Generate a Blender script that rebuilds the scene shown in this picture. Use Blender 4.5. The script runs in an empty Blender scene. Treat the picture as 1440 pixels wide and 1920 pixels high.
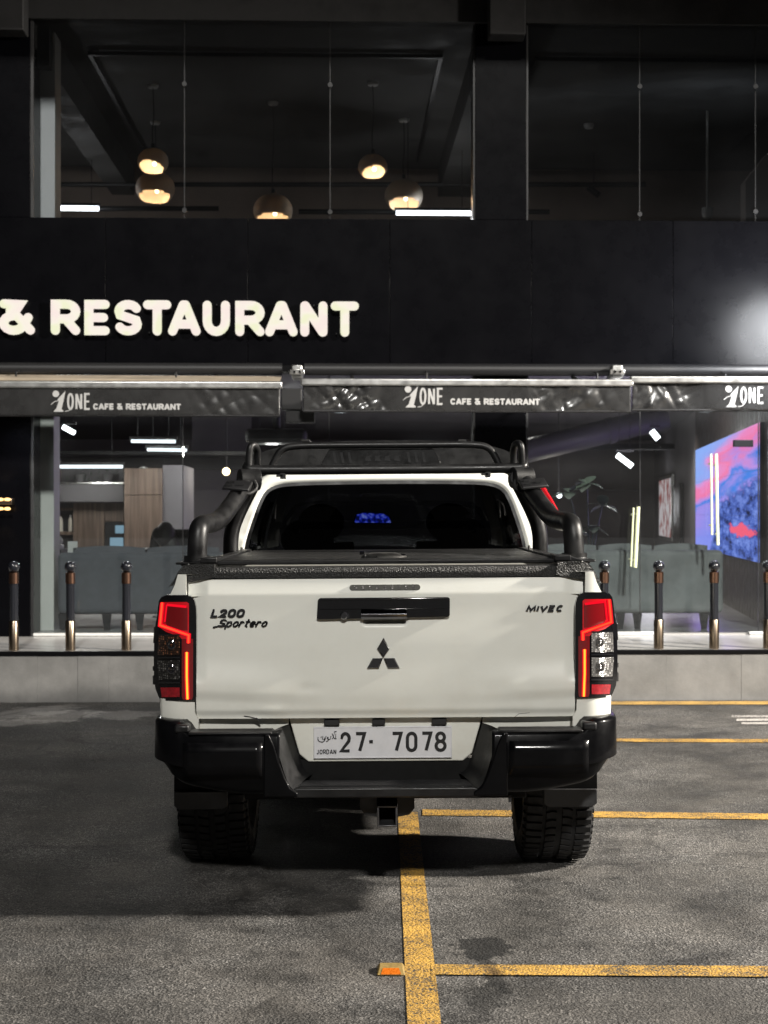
import bpy, bmesh, math, random
from mathutils import Vector, Matrix, noise
random.seed(7)
R = math.radians
C = bpy.context.scene
COL = C.collection
# ------------------------------------------------------------------ camera, world, sun, exposure
CAMH, FPX = 1.52, 2800.0
cam = bpy.data.cameras.new('camera'); cam.sensor_fit = 'HORIZONTAL'; cam.sensor_width = 36.0
cam.lens = 36.0 * FPX / 1440; cam.clip_start = 0.05; cam.clip_end = 400
cam.dof.use_dof = True; cam.dof.focus_distance = 5.9; cam.dof.aperture_fstop = 7.0
co = bpy.data.objects.new('camera', cam); COL.objects.link(co)
co.location = (0, 0, CAMH); co.rotation_euler = (R(90), 0, 0); C.camera = co

KEY_AZ, KEY_EL = R(5), R(32)          # the tall yard light behind and right of the camera
w = bpy.data.worlds.new('World'); C.world = w; w.use_nodes = True
nt = w.node_tree; nt.nodes.clear()
sky = nt.nodes.new('ShaderNodeTexSky'); sky.sky_type = 'NISHITA'; sky.sun_disc = False
sky.sun_elevation = KEY_EL; sky.sun_rotation = R(180) - KEY_AZ
bg = nt.nodes.new('ShaderNodeBackground'); bg.inputs[1].default_value = 0.0012
wo = nt.nodes.new('ShaderNodeOutputWorld')
nt.links.new(sky.outputs[0], bg.inputs[0]); nt.links.new(bg.outputs[0], wo.inputs[0])
sl = bpy.data.lights.new('sun', 'SUN'); sl.energy = 2.25; sl.angle = R(3); sl.color = (1, .95, .86)
sl.color = (1, .975, .925)
so = bpy.data.objects.new('sun', sl); COL.objects.link(so); so.location = (6, -10, 9)
so.rotation_euler = Vector((-math.sin(KEY_AZ)*math.cos(KEY_EL), math.cos(KEY_AZ)*math.cos(KEY_EL), -math.sin(KEY_EL))).to_track_quat('-Z', 'Y').to_euler()
C.view_settings.view_transform = 'Standard'; C.view_settings.look = 'None'
C.view_settings.exposure = 0; C.view_settings.gamma = 1; C.view_settings.use_curve_mapping = False
C.render.engine = 'CYCLES'
C.cycles.use_denoising = True
C.cycles.max_bounces = 8; C.cycles.transparent_max_bounces = 24; C.cycles.sample_clamp_indirect = 4
C.cycles.caustics_reflective = False; C.cycles.caustics_refractive = False

# ------------------------------------------------------------------ materials
def srgb(h):
    f = lambda c: c/12.92 if c <= .04045 else ((c+.055)/1.055)**2.4
    return tuple(f(int(h[i:i+2], 16)/255) for i in (0, 2, 4))
MATS = {}
def mat(name, col, rough=.5, metal=0., coat=0., coat_rough=.05, spec=.5, emit=None, estr=0., var=0., vscale=6., bump=0., bscale=80., trans=0., ior=1.45):
    m = bpy.data.materials.new(name); m.use_nodes = True
    t = m.node_tree; b = t.nodes['Principled BSDF']
    b.inputs['Base Color'].default_value = (*col, 1); b.inputs['Roughness'].default_value = rough
    b.inputs['Metallic'].default_value = metal; b.inputs['Coat Weight'].default_value = coat
    b.inputs['Coat Roughness'].default_value = coat_rough; b.inputs['Specular IOR Level'].default_value = spec
    b.inputs['Transmission Weight'].default_value = trans; b.inputs['IOR'].default_value = ior
    if emit: b.inputs['Emission Color'].default_value = (*emit, 1); b.inputs['Emission Strength'].default_value = estr
    if var or bump:
        tc = t.nodes.new('ShaderNodeTexCoord')
    if var:
        n = t.nodes.new('ShaderNodeTexNoise'); n.inputs['Scale'].default_value = vscale; n.inputs['Detail'].default_value = 8; n.inputs['Roughness'].default_value = .65
        t.links.new(tc.outputs['Object'], n.inputs['Vector'])
        mr = t.nodes.new('ShaderNodeMapRange'); mr.inputs[1].default_value = .3; mr.inputs[2].default_value = .7
        mr.inputs[3].default_value = 1-var; mr.inputs[4].default_value = 1+var
        t.links.new(n.outputs[0], mr.inputs[0])
        mx = t.nodes.new('ShaderNodeMix'); mx.data_type = 'RGBA'; mx.blend_type = 'MULTIPLY'; mx.inputs[0].default_value = 1
        mx.inputs[6].default_value = (*col, 1); t.links.new(mr.outputs[0], mx.inputs[7]); t.links.new(mx.outputs[2], b.inputs['Base Color'])
        mr2 = t.nodes.new('ShaderNodeMapRange'); mr2.inputs[1].default_value = .3; mr2.inputs[2].default_value = .7
        mr2.inputs[3].default_value = max(.02, rough*(1-var)); mr2.inputs[4].default_value = min(1, rough*(1+var))
        t.links.new(n.outputs[0], mr2.inputs[0]); t.links.new(mr2.outputs[0], b.inputs['Roughness'])
    if bump:
        n2 = t.nodes.new('ShaderNodeTexNoise'); n2.inputs['Scale'].default_value = bscale; n2.inputs['Detail'].default_value = 4
        t.links.new(tc.outputs['Object'], n2.inputs['Vector'])
        bp = t.nodes.new('ShaderNodeBump'); bp.inputs['Strength'].default_value = bump; bp.inputs['Distance'].default_value = .01
        t.links.new(n2.outputs[0], bp.inputs['Height']); t.links.new(bp.outputs[0], b.inputs['Normal'])
    MATS[name] = m
    return m
def glass_mat(name, tint=(.93, .95, .95), ior=1.45, rough=0.0, film=0.):
    m = bpy.data.materials.new(name); m.use_nodes = True; t = m.node_tree; t.nodes.clear()
    o = t.nodes.new('ShaderNodeOutputMaterial'); mx = t.nodes.new('ShaderNodeMixShader')
    tr = t.nodes.new('ShaderNodeBsdfTransparent'); tr.inputs[0].default_value = (*tint, 1)
    gl = t.nodes.new('ShaderNodeBsdfGlossy'); gl.inputs['Roughness'].default_value = rough
    fr = t.nodes.new('ShaderNodeFresnel'); fr.inputs[0].default_value = ior
    src = tr
    if film:        # a thin uneven dusty film, painted pale to imitate hazy glow on the pane
        df = t.nodes.new('ShaderNodeBsdfDiffuse'); df.inputs[0].default_value = (.8, .8, .82, 1); m2 = t.nodes.new('ShaderNodeMixShader')
        tc = t.nodes.new('ShaderNodeTexCoord'); n = t.nodes.new('ShaderNodeTexNoise'); n.inputs['Scale'].default_value = 1.3; n.inputs['Detail'].default_value = 6; t.links.new(tc.outputs['Object'], n.inputs['Vector'])
        r_ = t.nodes.new('ShaderNodeMapRange'); r_.inputs[1].default_value = .3; r_.inputs[2].default_value = .7; r_.inputs[3].default_value = film*.4; r_.inputs[4].default_value = film*1.6; t.links.new(n.outputs[0], r_.inputs[0])
        t.links.new(r_.outputs[0], m2.inputs[0]); t.links.new(tr.outputs[0], m2.inputs[1]); t.links.new(df.outputs[0], m2.inputs[2]); src = m2
    t.links.new(fr.outputs[0], mx.inputs[0]); t.links.new(src.outputs[0], mx.inputs[1]); t.links.new(gl.outputs[0], mx.inputs[2]); t.links.new(mx.outputs[0], o.inputs[0])
    MATS[name] = m; return m
def emit_mat(name, col, s):
    m = bpy.data.materials.new(name); m.use_nodes = True; t = m.node_tree; t.nodes.clear()
    o = t.nodes.new('ShaderNodeOutputMaterial'); e = t.nodes.new('ShaderNodeEmission'); e.inputs[0].default_value = (*col, 1); e.inputs[1].default_value = s
    t.links.new(e.outputs[0], o.inputs[0]); MATS[name] = m; return m

# truck
def paint_mat():
    m = mat('white_paint', (.75, .755, .70), .32, coat=.55, coat_rough=.04)
    t = m.node_tree; b = t.nodes['Principled BSDF']
    tc = t.nodes.new('ShaderNodeTexCoord'); n = t.nodes.new('ShaderNodeTexNoise'); n.inputs['Scale'].default_value = 4.5; n.inputs['Detail'].default_value = 10; n.inputs['Roughness'].default_value = .7
    t.links.new(tc.outputs['Object'], n.inputs['Vector'])
    sp = t.nodes.new('ShaderNodeSeparateXYZ'); t.links.new(tc.outputs['Object'], sp.inputs[0])
    zz = t.nodes.new('ShaderNodeMapRange'); zz.inputs[1].default_value = .95; zz.inputs[2].default_value = .62; t.links.new(sp.outputs[2], zz.inputs[0])   # road dust gathers low on the bodywork
    k = t.nodes.new('ShaderNodeMath'); k.operation = 'MULTIPLY'; t.links.new(n.outputs[0], k.inputs[0]); t.links.new(zz.outputs[0], k.inputs[1])
    k2 = t.nodes.new('ShaderNodeMath'); k2.operation = 'MULTIPLY_ADD'; k2.inputs[1].default_value = .4; t.links.new(k.outputs[0], k2.inputs[0])
    k3 = t.nodes.new('ShaderNodeMapRange'); k3.inputs[1].default_value = .45; k3.inputs[2].default_value = .75; k3.inputs[3].default_value = 0; k3.inputs[4].default_value = .12; t.links.new(n.outputs[0], k3.inputs[0]); t.links.new(k3.outputs[0], k2.inputs[2])
    mx = t.nodes.new('ShaderNodeMix'); mx.data_type = 'RGBA'; mx.inputs[6].default_value = (.75, .755, .70, 1); mx.inputs[7].default_value = (.40, .36, .28, 1)
    t.links.new(k2.outputs[0], mx.inputs[0]); t.links.new(mx.outputs[2], b.inputs['Base Color'])
    rr = t.nodes.new('ShaderNodeMapRange'); rr.inputs[3].default_value = .25; rr.inputs[4].default_value = .42; t.links.new(n.outputs[0], rr.inputs[0]); t.links.new(rr.outputs[0], b.inputs['Roughness'])
    return m
paint = paint_mat()
gloss_black = mat('gloss_black', (.004, .004, .005), .12, spec=.2, coat=.6, var=.3, vscale=12)
bumper_black = mat('bumper_black', (.003, .003, .0035), .34, spec=.05, coat=.16, coat_rough=.06, var=.3, vscale=12)
flap_rubber = mat('flap_rubber', (.022, .022, .023), .5, var=.5, vscale=12)
hitch_steel = mat('hitch_steel', (.10, .10, .105), .4, metal=.8, var=.3, vscale=30)
satin_black = mat('satin_black', (.008, .008, .0085), .42, spec=.4, var=.35, vscale=14, bump=.05, bscale=300)
trim_black = mat('trim_black', (.010, .010, .011), .5, var=.25, vscale=9)
liner = mat('rough_liner', (.022, .022, .022), .42, bump=1., bscale=160, var=.3, vscale=90)
rubber = mat('rubber', (.011, .011, .0115), .72, var=.45, vscale=16, bump=.15, bscale=150)
chassis = mat('chassis_black', (.005, .005, .005), .7, spec=.2, var=.4, vscale=10)
chrome = mat('chrome', (.12, .12, .13), .12, metal=1)
dark_chrome = mat('dark_chrome', (.012, .012, .014), .1, coat=1)
alu = mat('aluminium', (.55, .55, .54), .35, metal=1, var=.15, vscale=15)
seam_grey = mat('seam_grey', (.018, .018, .019), .45, var=.3, vscale=3)
steel = mat('brushed_steel', (.5, .49, .47), .3, metal=1, var=.2, vscale=25)
lens_red = mat('red_lens', (.30, .004, .008), .12, coat=1, emit=(1, .005, .015), estr=.22)
lens_dark = mat('smoked_red_lens', (.12, .003, .005), .1, coat=1, emit=(1, .01, .015), estr=.035)
led_red = emit_mat('red_led', (1, .035, .012), 3.2)
led_halo = emit_mat('red_led_diffuser', (1, .006, .022), 1.0)
led_hot = emit_mat('red_led_core', (1, .16, .015), 4.5)
def prism_mat(name, col, hi=2.0, lo=.10):  # facet glints and dark sides are painted into the base colour
    m = mat(name, col, .2, coat=1, metal=.3)
    t = m.node_tree; b = t.nodes['Principled BSDF']; tc = t.nodes.new('ShaderNodeTexCoord')
    ck = t.nodes.new('ShaderNodeTexVoronoi'); ck.inputs['Scale'].default_value = 115; ck.distance = 'CHEBYCHEV'; ck.inputs['Randomness'].default_value = .35
    t.links.new(tc.outputs['Object'], ck.inputs['Vector'])
    cr = t.nodes.new('ShaderNodeValToRGB'); e0, e1 = cr.color_ramp.elements; e0.position = .1; e0.color = (*[min(1, c*hi) for c in col], 1); e1.position = .55; e1.color = (*[c*lo for c in col], 1)
    sc = t.nodes.new('ShaderNodeMath'); sc.operation = 'MULTIPLY_ADD'; sc.inputs[1].default_value = .45
    sp = t.nodes.new('ShaderNodeSeparateColor'); t.links.new(ck.outputs['Color'], sp.inputs[0]); t.links.new(sp.outputs[0], sc.inputs[0]); t.links.new(ck.outputs['Distance'], sc.inputs[2])
    t.links.new(sc.outputs[0], cr.inputs[0]); t.links.new(cr.outputs[0], b.inputs['Base Color'])
    bp = t.nodes.new('ShaderNodeBump'); bp.inputs['Strength'].default_value = 1; bp.inputs['Distance'].default_value = .004
    t.links.new(ck.outputs['Distance'], bp.inputs['Height']); t.links.new(bp.outputs[0], b.inputs['Normal'])
    return m
refl_amber = prism_mat('amber_reflector', (.22, .09, .045))
refl_clear = prism_mat('clear_reflector', (.42, .41, .40), 1.35, .28)
refl_clear_shaded = prism_mat('clear_reflector_shaded', (.13, .125, .12))  # darker copy of the clear reflector, the left lamp's shade put into colour
refl_red = mat('red_reflector', (.26, .006, .012), .2, coat=1, var=.4, vscale=60)
tint = glass_mat('tinted_glass', (.085, .09, .10))
clear = glass_mat('clear_glass', (.9, .93, .93), film=.006)
clear_upper = glass_mat('upper_glass', (.88, .90, .92), film=.002)
windscreen_glass = glass_mat('windscreen_glass', (.8, .83, .83))
plate_white = mat('plate_white', (.66, .66, .68), .35, coat=.3, var=.06, vscale=20)
ink = mat('plate_ink', (.012, .012, .013), .45)
red_paint = mat('red_paint', (.5, .012, .02), .3, coat=.6)
seat_cloth = mat('seat_cloth', (.012, .012, .013), .85)
blue_screen = emit_mat('blue_display', (.06, .11, 1), .55)
# place
black_clad = mat('black_cladding', (.0015, .0015, .0022), .28, spec=.10, var=.12, vscale=3)
black_frame = mat('black_frame', (.002, .002, .0025), .4, spec=.12)
soffit_dark = mat('soffit_dark', (.006, .006, .0068), .8, var=.3, vscale=3)
concrete = mat('dark_concrete', (.075, .074, .072), .85, var=.35, vscale=2.2, bump=.15, bscale=20)
ceiling_paint = mat('ceiling_paint', (.11, .105, .115), .8, var=.2, vscale=1.5)
concrete_wall = mat('plinth_concrete', (.14, .138, .134), .85, var=.28, vscale=3.4, bump=.12, bscale=60)
white_wall = mat('white_plaster', (.74, .73, .69), .8, var=.06, vscale=2)
grey_wall = mat('grey_plaster', (.22, .21, .22), .85, var=.2, vscale=1.2)
dark_wall = mat('dark_wall', (.10, .095, .098), .85, var=.25, vscale=1.5)
brown_wall = mat('brown_slats', (.035, .024, .02), .6, var=.25, vscale=8)
def wood_mat():
    m = mat('wood_panel', (.21, .135, .085), .5)
    t = m.node_tree; b = t.nodes['Principled BSDF']; tc = t.nodes.new('ShaderNodeTexCoord'); mp = t.nodes.new('ShaderNodeMapping'); mp.inputs['Scale'].default_value = (14, 14, .7)
    n = t.nodes.new('ShaderNodeTexNoise'); n.inputs['Scale'].default_value = 2.2; n.inputs['Detail'].default_value = 8
    t.links.new(tc.outputs['Object'], mp.inputs[0]); t.links.new(mp.outputs[0], n.inputs['Vector'])
    cr = t.nodes.new('ShaderNodeValToRGB'); cr.color_ramp.elements[0].position = .3; cr.color_ramp.elements[1].position = .7
    cr.color_ramp.elements[0].color = (.085, .056, .042, 1); cr.color_ramp.elements[1].color = (.19, .135, .10, 1)
    t.links.new(n.outputs[0], cr.inputs[0]); t.links.new(cr.outputs[0], b.inputs['Base Color']); return m
wood = wood_mat()
tile_floor = mat('floor_tile', (.42, .41, .40), .22, var=.12, vscale=1.5)
sofa_cloth = mat('sofa_cloth', (.105, .11, .125), .9, var=.18, vscale=10, bump=.2, bscale=260)
sofa_green = mat('sofa_velvet', (.235, .245, .245), .85, var=.3, vscale=3, bump=.15, bscale=200)
dark_leg = mat('dark_leg', (.01, .01, .012), .5)
copper = mat('copper_band', (.2, .115, .08), .3, metal=1)
brass = mat('brass_sleeve', (.22, .175, .13), .28, metal=1)
bollard_black = mat('bollard_black', (.012, .013, .017), .22, coat=.6)
awning_fabric = mat('awning_fabric', (.018, .018, .0185), .28, coat=1, coat_rough=.17, var=.2, vscale=5)
beige_fabric = mat('beige_fabric', (.30, .25, .19), .8, var=.2, vscale=6)
print_white = mat('print_white', (.36, .36, .36), .6)
led_white = emit_mat('led_tube', (.95, .97, 1), 6.)
led_soft = emit_mat('led_tube_soft', (.9, .95, 1), 2.2)
warm_bulb = emit_mat('warm_bulb', (1, .72, .4), 9.)
warm_glow = emit_mat('warm_diffuser', (1, .55, .25), 1.0)
def shade_material():
    m = mat('pendant_shade', (.74, .69, .60), .6, var=.08, vscale=8); t = m.node_tree; b = t.nodes['Principled BSDF']
    tl = t.nodes.new('ShaderNodeBsdfTranslucent'); tl.inputs[0].default_value = (.85, .70, .50, 1); mx = t.nodes.new('ShaderNodeMixShader'); mx.inputs[0].default_value = .07
    t.links.new(b.outputs[0], mx.inputs[1]); t.links.new(tl.outputs[0], mx.inputs[2]); t.links.new(mx.outputs[0], t.nodes['Material Output'].inputs[0]); return m
shade_mat = shade_material()
handle_glow = mat('door_handle_glow', (.62, .64, .42), .3, emit=(.75, .8, .45), estr=.22)  # slight emission stands in for light caught on the door pulls
bottle_white = mat('bottle_white', (.7, .64, .55), .35)
leaf_green = mat('leaf_green', (.035, .06, .04), .5)
skin = mat('skin', (.3, .19, .14), .6)
hair = mat('hair', (.008, .007, .007), .55)
jacket = mat('dark_jacket', (.01, .01, .012), .85)
card_white = mat('card_white', (.6, .6, .58), .6)
picture_b = mat('picture_print_dark', (.10, .08, .07), .5, var=.7, vscale=7)
stud_yellow = mat('stud_yellow', (.24, .165, .055), .5, var=.3, vscale=60)
stud_amber = mat('stud_amber', (.5, .12, .01), .3, coat=.5, var=.35, vscale=120)
pipe_black = mat('pipe_black', (.008, .008, .009), .5)
grey_duct = mat('duct_grey', (.04, .038, .042), .6, var=.2, vscale=2)
fridge_light = emit_mat('fridge_screen', (.4, .62, .78), .55)
pole_paint = mat('lamp_post_grey', (.2, .2, .2), .5)

def sign_mat():
    m = bpy.data.materials.new('sign_face'); m.use_nodes = True; t = m.node_tree; t.nodes.clear()
    o = t.nodes.new('ShaderNodeOutputMaterial'); e = t.nodes.new('ShaderNodeEmission'); e.inputs[1].default_value = .97
    tc = t.nodes.new('ShaderNodeTexCoord'); n = t.nodes.new('ShaderNodeTexNoise'); n.inputs['Scale'].default_value = 7; n.inputs['Detail'].default_value = 1
    t.links.new(tc.outputs['Object'], n.inputs['Vector'])
    cr = t.nodes.new('ShaderNodeValToRGB'); e0, e1 = cr.color_ramp.elements
    e0.position = .34; e0.color = (1, .86, .80, 1); e1.position = .68; e1.color = (.93, .93, .66, 1)
    k = cr.color_ramp.elements.new(.52); k.color = (1, .93, .80, 1)
    t.links.new(n.outputs[0], cr.inputs[0]); t.links.new(cr.outputs[0], e.inputs[0]); t.links.new(e.outputs[0], o.inputs[0]); return m
sign_face = sign_mat()

def screen_mat():
    # the moving picture on the LED wall: pink and blue dusk sky over a blue mountain ridge. Object x runs along the wall, z up.
    m = bpy.data.materials.new('screen_picture'); m.use_nodes = True; t = m.node_tree; t.nodes.clear()
    N, L = t.nodes.new, t.links.new
    o = N('ShaderNodeOutputMaterial'); e = N('ShaderNodeEmission'); e.inputs[1].default_value = 1.15
    tc = N('ShaderNodeTexCoord'); mp = N('ShaderNodeMapping'); L(tc.outputs['UV'], mp.inputs[0])
    sp = N('ShaderNodeSeparateXYZ'); L(mp.outputs[0], sp.inputs[0])
    n = N('ShaderNodeTexNoise'); n.inputs['Scale'].default_value = 2.2; n.inputs['Detail'].default_value = 4; n.inputs['Distortion'].default_value = .5
    mp2 = N('ShaderNodeMapping'); mp2.inputs['Rotation'].default_value = (0, 0, R(-22)); mp2.inputs['Scale'].default_value = (.8, 2.2, 1); L(tc.outputs['UV'], mp2.inputs[0]); L(mp2.outputs[0], n.inputs['Vector'])
    q1 = N('ShaderNodeMath'); q1.operation = 'MULTIPLY_ADD'; q1.inputs[1].default_value = -.38; L(sp.outputs[0], q1.inputs[0]); L(sp.outputs[1], q1.inputs[2])
    q2 = N('ShaderNodeMath'); q2.operation = 'MULTIPLY_ADD'; q2.inputs[1].default_value = .75; L(n.outputs[0], q2.inputs[0]); L(q1.outputs[0], q2.inputs[2])
    q3 = N('ShaderNodeMath'); q3.operation = 'SUBTRACT'; q3.inputs[1].default_value = .38; L(q2.outputs[0], q3.inputs[0])
    cr = N('ShaderNodeValToRGB'); cr.color_ramp.elements[0].position = .0; cr.color_ramp.elements[0].color = (.26, .30, .90, 1)
    cr.color_ramp.elements[1].position = .85; cr.color_ramp.elements[1].color = (.30, .46, 1, 1)
    for p_, c_ in ((.26, (.40, .30, .86, 1)), (.36, (.05, .24, .82, 1)), (.43, (.55, .30, .82, 1)), (.52, (1, .22, .45, 1)), (.60, (.90, .30, .66, 1)), (.70, (.36, .42, .95, 1))):
        k = cr.color_ramp.elements.new(p_); k.color = c_
    L(q3.outputs[0], cr.inputs[0])
    n2 = N('ShaderNodeTexNoise'); n2.inputs['Scale'].default_value = 12; n2.inputs['Detail'].default_value = 7; n2.inputs['Roughness'].default_value = .7; L(tc.outputs['UV'], n2.inputs['Vector'])
    cm = N('ShaderNodeValToRGB'); cm.color_ramp.elements[0].position = .38; cm.color_ramp.elements[0].color = (.008, .012, .05, 1)
    cm.color_ramp.elements[1].position = .66; cm.color_ramp.elements[1].color = (.24, .34, .85, 1)
    k = cm.color_ramp.elements.new(.5); k.color = (.07, .13, .52, 1)
    L(n2.outputs[0], cm.inputs[0])
    # ridge: v < 0.12 + 0.45*u + noise
    a1 = N('ShaderNodeMath'); a1.operation = 'MULTIPLY_ADD'; a1.inputs[1].default_value = .30; a1.inputs[2].default_value = .08; L(sp.outputs[0], a1.inputs[0])
    a2 = N('ShaderNodeMath'); a2.operation = 'MULTIPLY_ADD'; a2.inputs[1].default_value = 2.4; a2.inputs[2].default_value = -.95; L(sp.outputs[0], a2.inputs[0])
    a = N('ShaderNodeMath'); a.operation = 'MINIMUM'; L(a1.outputs[0], a.inputs[0]); L(a2.outputs[0], a.inputs[1])
    b = N('ShaderNodeMath'); b.operation = 'MULTIPLY_ADD'; b.inputs[1].default_value = .5; L(n2.outputs[0], b.inputs[0]); L(a.outputs[0], b.inputs[2])
    d = N('ShaderNodeMath'); d.operation = 'SUBTRACT'; L(b.outputs[0], d.inputs[0]); L(sp.outputs[1], d.inputs[1])
    s = N('ShaderNodeMapRange'); s.inputs[1].default_value = -.02; s.inputs[2].default_value = .03; L(d.outputs[0], s.inputs[0])
    mx = N('ShaderNodeMix'); mx.data_type = 'RGBA'; L(s.outputs[0], mx.inputs[0]); L(cr.outputs[0], mx.inputs[6]); L(cm.outputs[0], mx.inputs[7])
    # pink lake
    v = N('ShaderNodeVectorMath'); v.operation = 'SUBTRACT'; v.inputs[1].default_value = (.78, .22, 0); L(tc.outputs['UV'], v.inputs[0])
    v2 = N('ShaderNodeVectorMath'); v2.operation = 'MULTIPLY'; v2.inputs[1].default_value = (5.2, 13, 0); L(v.outputs[0], v2.inputs[0])
    v3 = N('ShaderNodeVectorMath'); v3.operation = 'LENGTH'; L(v2.outputs[0], v3.inputs[0])
    v4 = N('ShaderNodeMath'); v4.operation = 'MULTIPLY_ADD'; v4.inputs[1].default_value = 3.2; L(n2.outputs[0], v4.inputs[0]); L(v3.outputs['Value'], v4.inputs[2])
    v5 = N('ShaderNodeMapRange'); v5.inputs[1].default_value = 2.35; v5.inputs[2].default_value = 2.15; L(v4.outputs[0], v5.inputs[0])
    mx2 = N('ShaderNodeMix'); mx2.data_type = 'RGBA'; L(v5.outputs[0], mx2.inputs[0]); L(mx.outputs[2], mx2.inputs[6]); mx2.inputs[7].default_value = (1, .13, .22, 1)
    L(mx2.outputs[2], e.inputs[0]); L(e.outputs[0], o.inputs[0]); return m
screen_pic = screen_mat()
def lightbox_mat():
    m = bpy.data.materials.new('lightbox_print'); m.use_nodes = True; t = m.node_tree; t.nodes.clear()
    o = t.nodes.new('ShaderNodeOutputMaterial'); e = t.nodes.new('ShaderNodeEmission'); e.inputs[1].default_value = .6; tc = t.nodes.new('ShaderNodeTexCoord')
    n = t.nodes.new('ShaderNodeTexNoise'); n.inputs['Scale'].default_value = 4; n.inputs['Detail'].default_value = 4; t.links.new(tc.outputs['Object'], n.inputs['Vector'])
    cr = t.nodes.new('ShaderNodeValToRGB'); cr.color_ramp.elements[0].position = .42; cr.color_ramp.elements[0].color = (.35, .06, .05, 1); cr.color_ramp.elements[1].position = .54; cr.color_ramp.elements[1].color = (.85, .78, .80, 1)
    t.links.new(n.outputs[0], cr.inputs[0]); t.links.new(cr.outputs[0], e.inputs[0]); t.links.new(e.outputs[0], o.inputs[0]); return m


picture_a = lightbox_mat()
# ---- asphalt and road paint share one granular field
def asphalt_nodes(t):
    N, L = t.nodes.new, t.links.new
    tc = N('ShaderNodeTexCoord'); P = tc.outputs['Object']
    def noi(s, d=4, r=.6):
        n = N('ShaderNodeTexNoise'); n.inputs['Scale'].default_value = s; n.inputs['Detail'].default_value = d; n.inputs['Roughness'].default_value = r; L(P, n.inputs['Vector']); return n.outputs[0]
    vo = N('ShaderNodeTexVoronoi'); vo.inputs['Scale'].default_value = 95; vo.inputs['Randomness'].default_value = 1; L(P, vo.inputs['Vector'])
    return tc, P, noi, vo
def mrange(t, src, a, b, c, d):
    m = t.nodes.new('ShaderNodeMapRange'); m.inputs[1].default_value = a; m.inputs[2].default_value = b; m.inputs[3].default_value = c; m.inputs[4].default_value = d
    t.links.new(src, m.inputs[0]); return m.outputs[0]
def mth(t, op, a, b):
    m = t.nodes.new('ShaderNodeMath'); m.operation = op
    for i, x in enumerate((a, b)):
        if isinstance(x, (int, float)): m.inputs[i].default_value = x
        else: t.links.new(x, m.inputs[i])
    return m.outputs[0]
def blot(t, P, wob, cx, cy, rx, ry, rot=0, soft=.5):
    mp = t.nodes.new('ShaderNodeMapping'); mp.vector_type = 'TEXTURE'; mp.inputs['Location'].default_value = (cx, cy, 0); mp.inputs['Rotation'].default_value = (0, 0, rot); mp.inputs['Scale'].default_value = (rx, ry, 1e3)
    t.links.new(P, mp.inputs[0]); ln = t.nodes.new('ShaderNodeVectorMath'); ln.operation = 'LENGTH'; t.links.new(mp.outputs[0], ln.inputs[0])
    s = mth(t, 'ADD', ln.outputs['Value'], mth(t, 'MULTIPLY', mth(t, 'SUBTRACT', wob, .5), 2.6))
    return mrange(t, s, 1, 1-soft, 0, 1)
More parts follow.
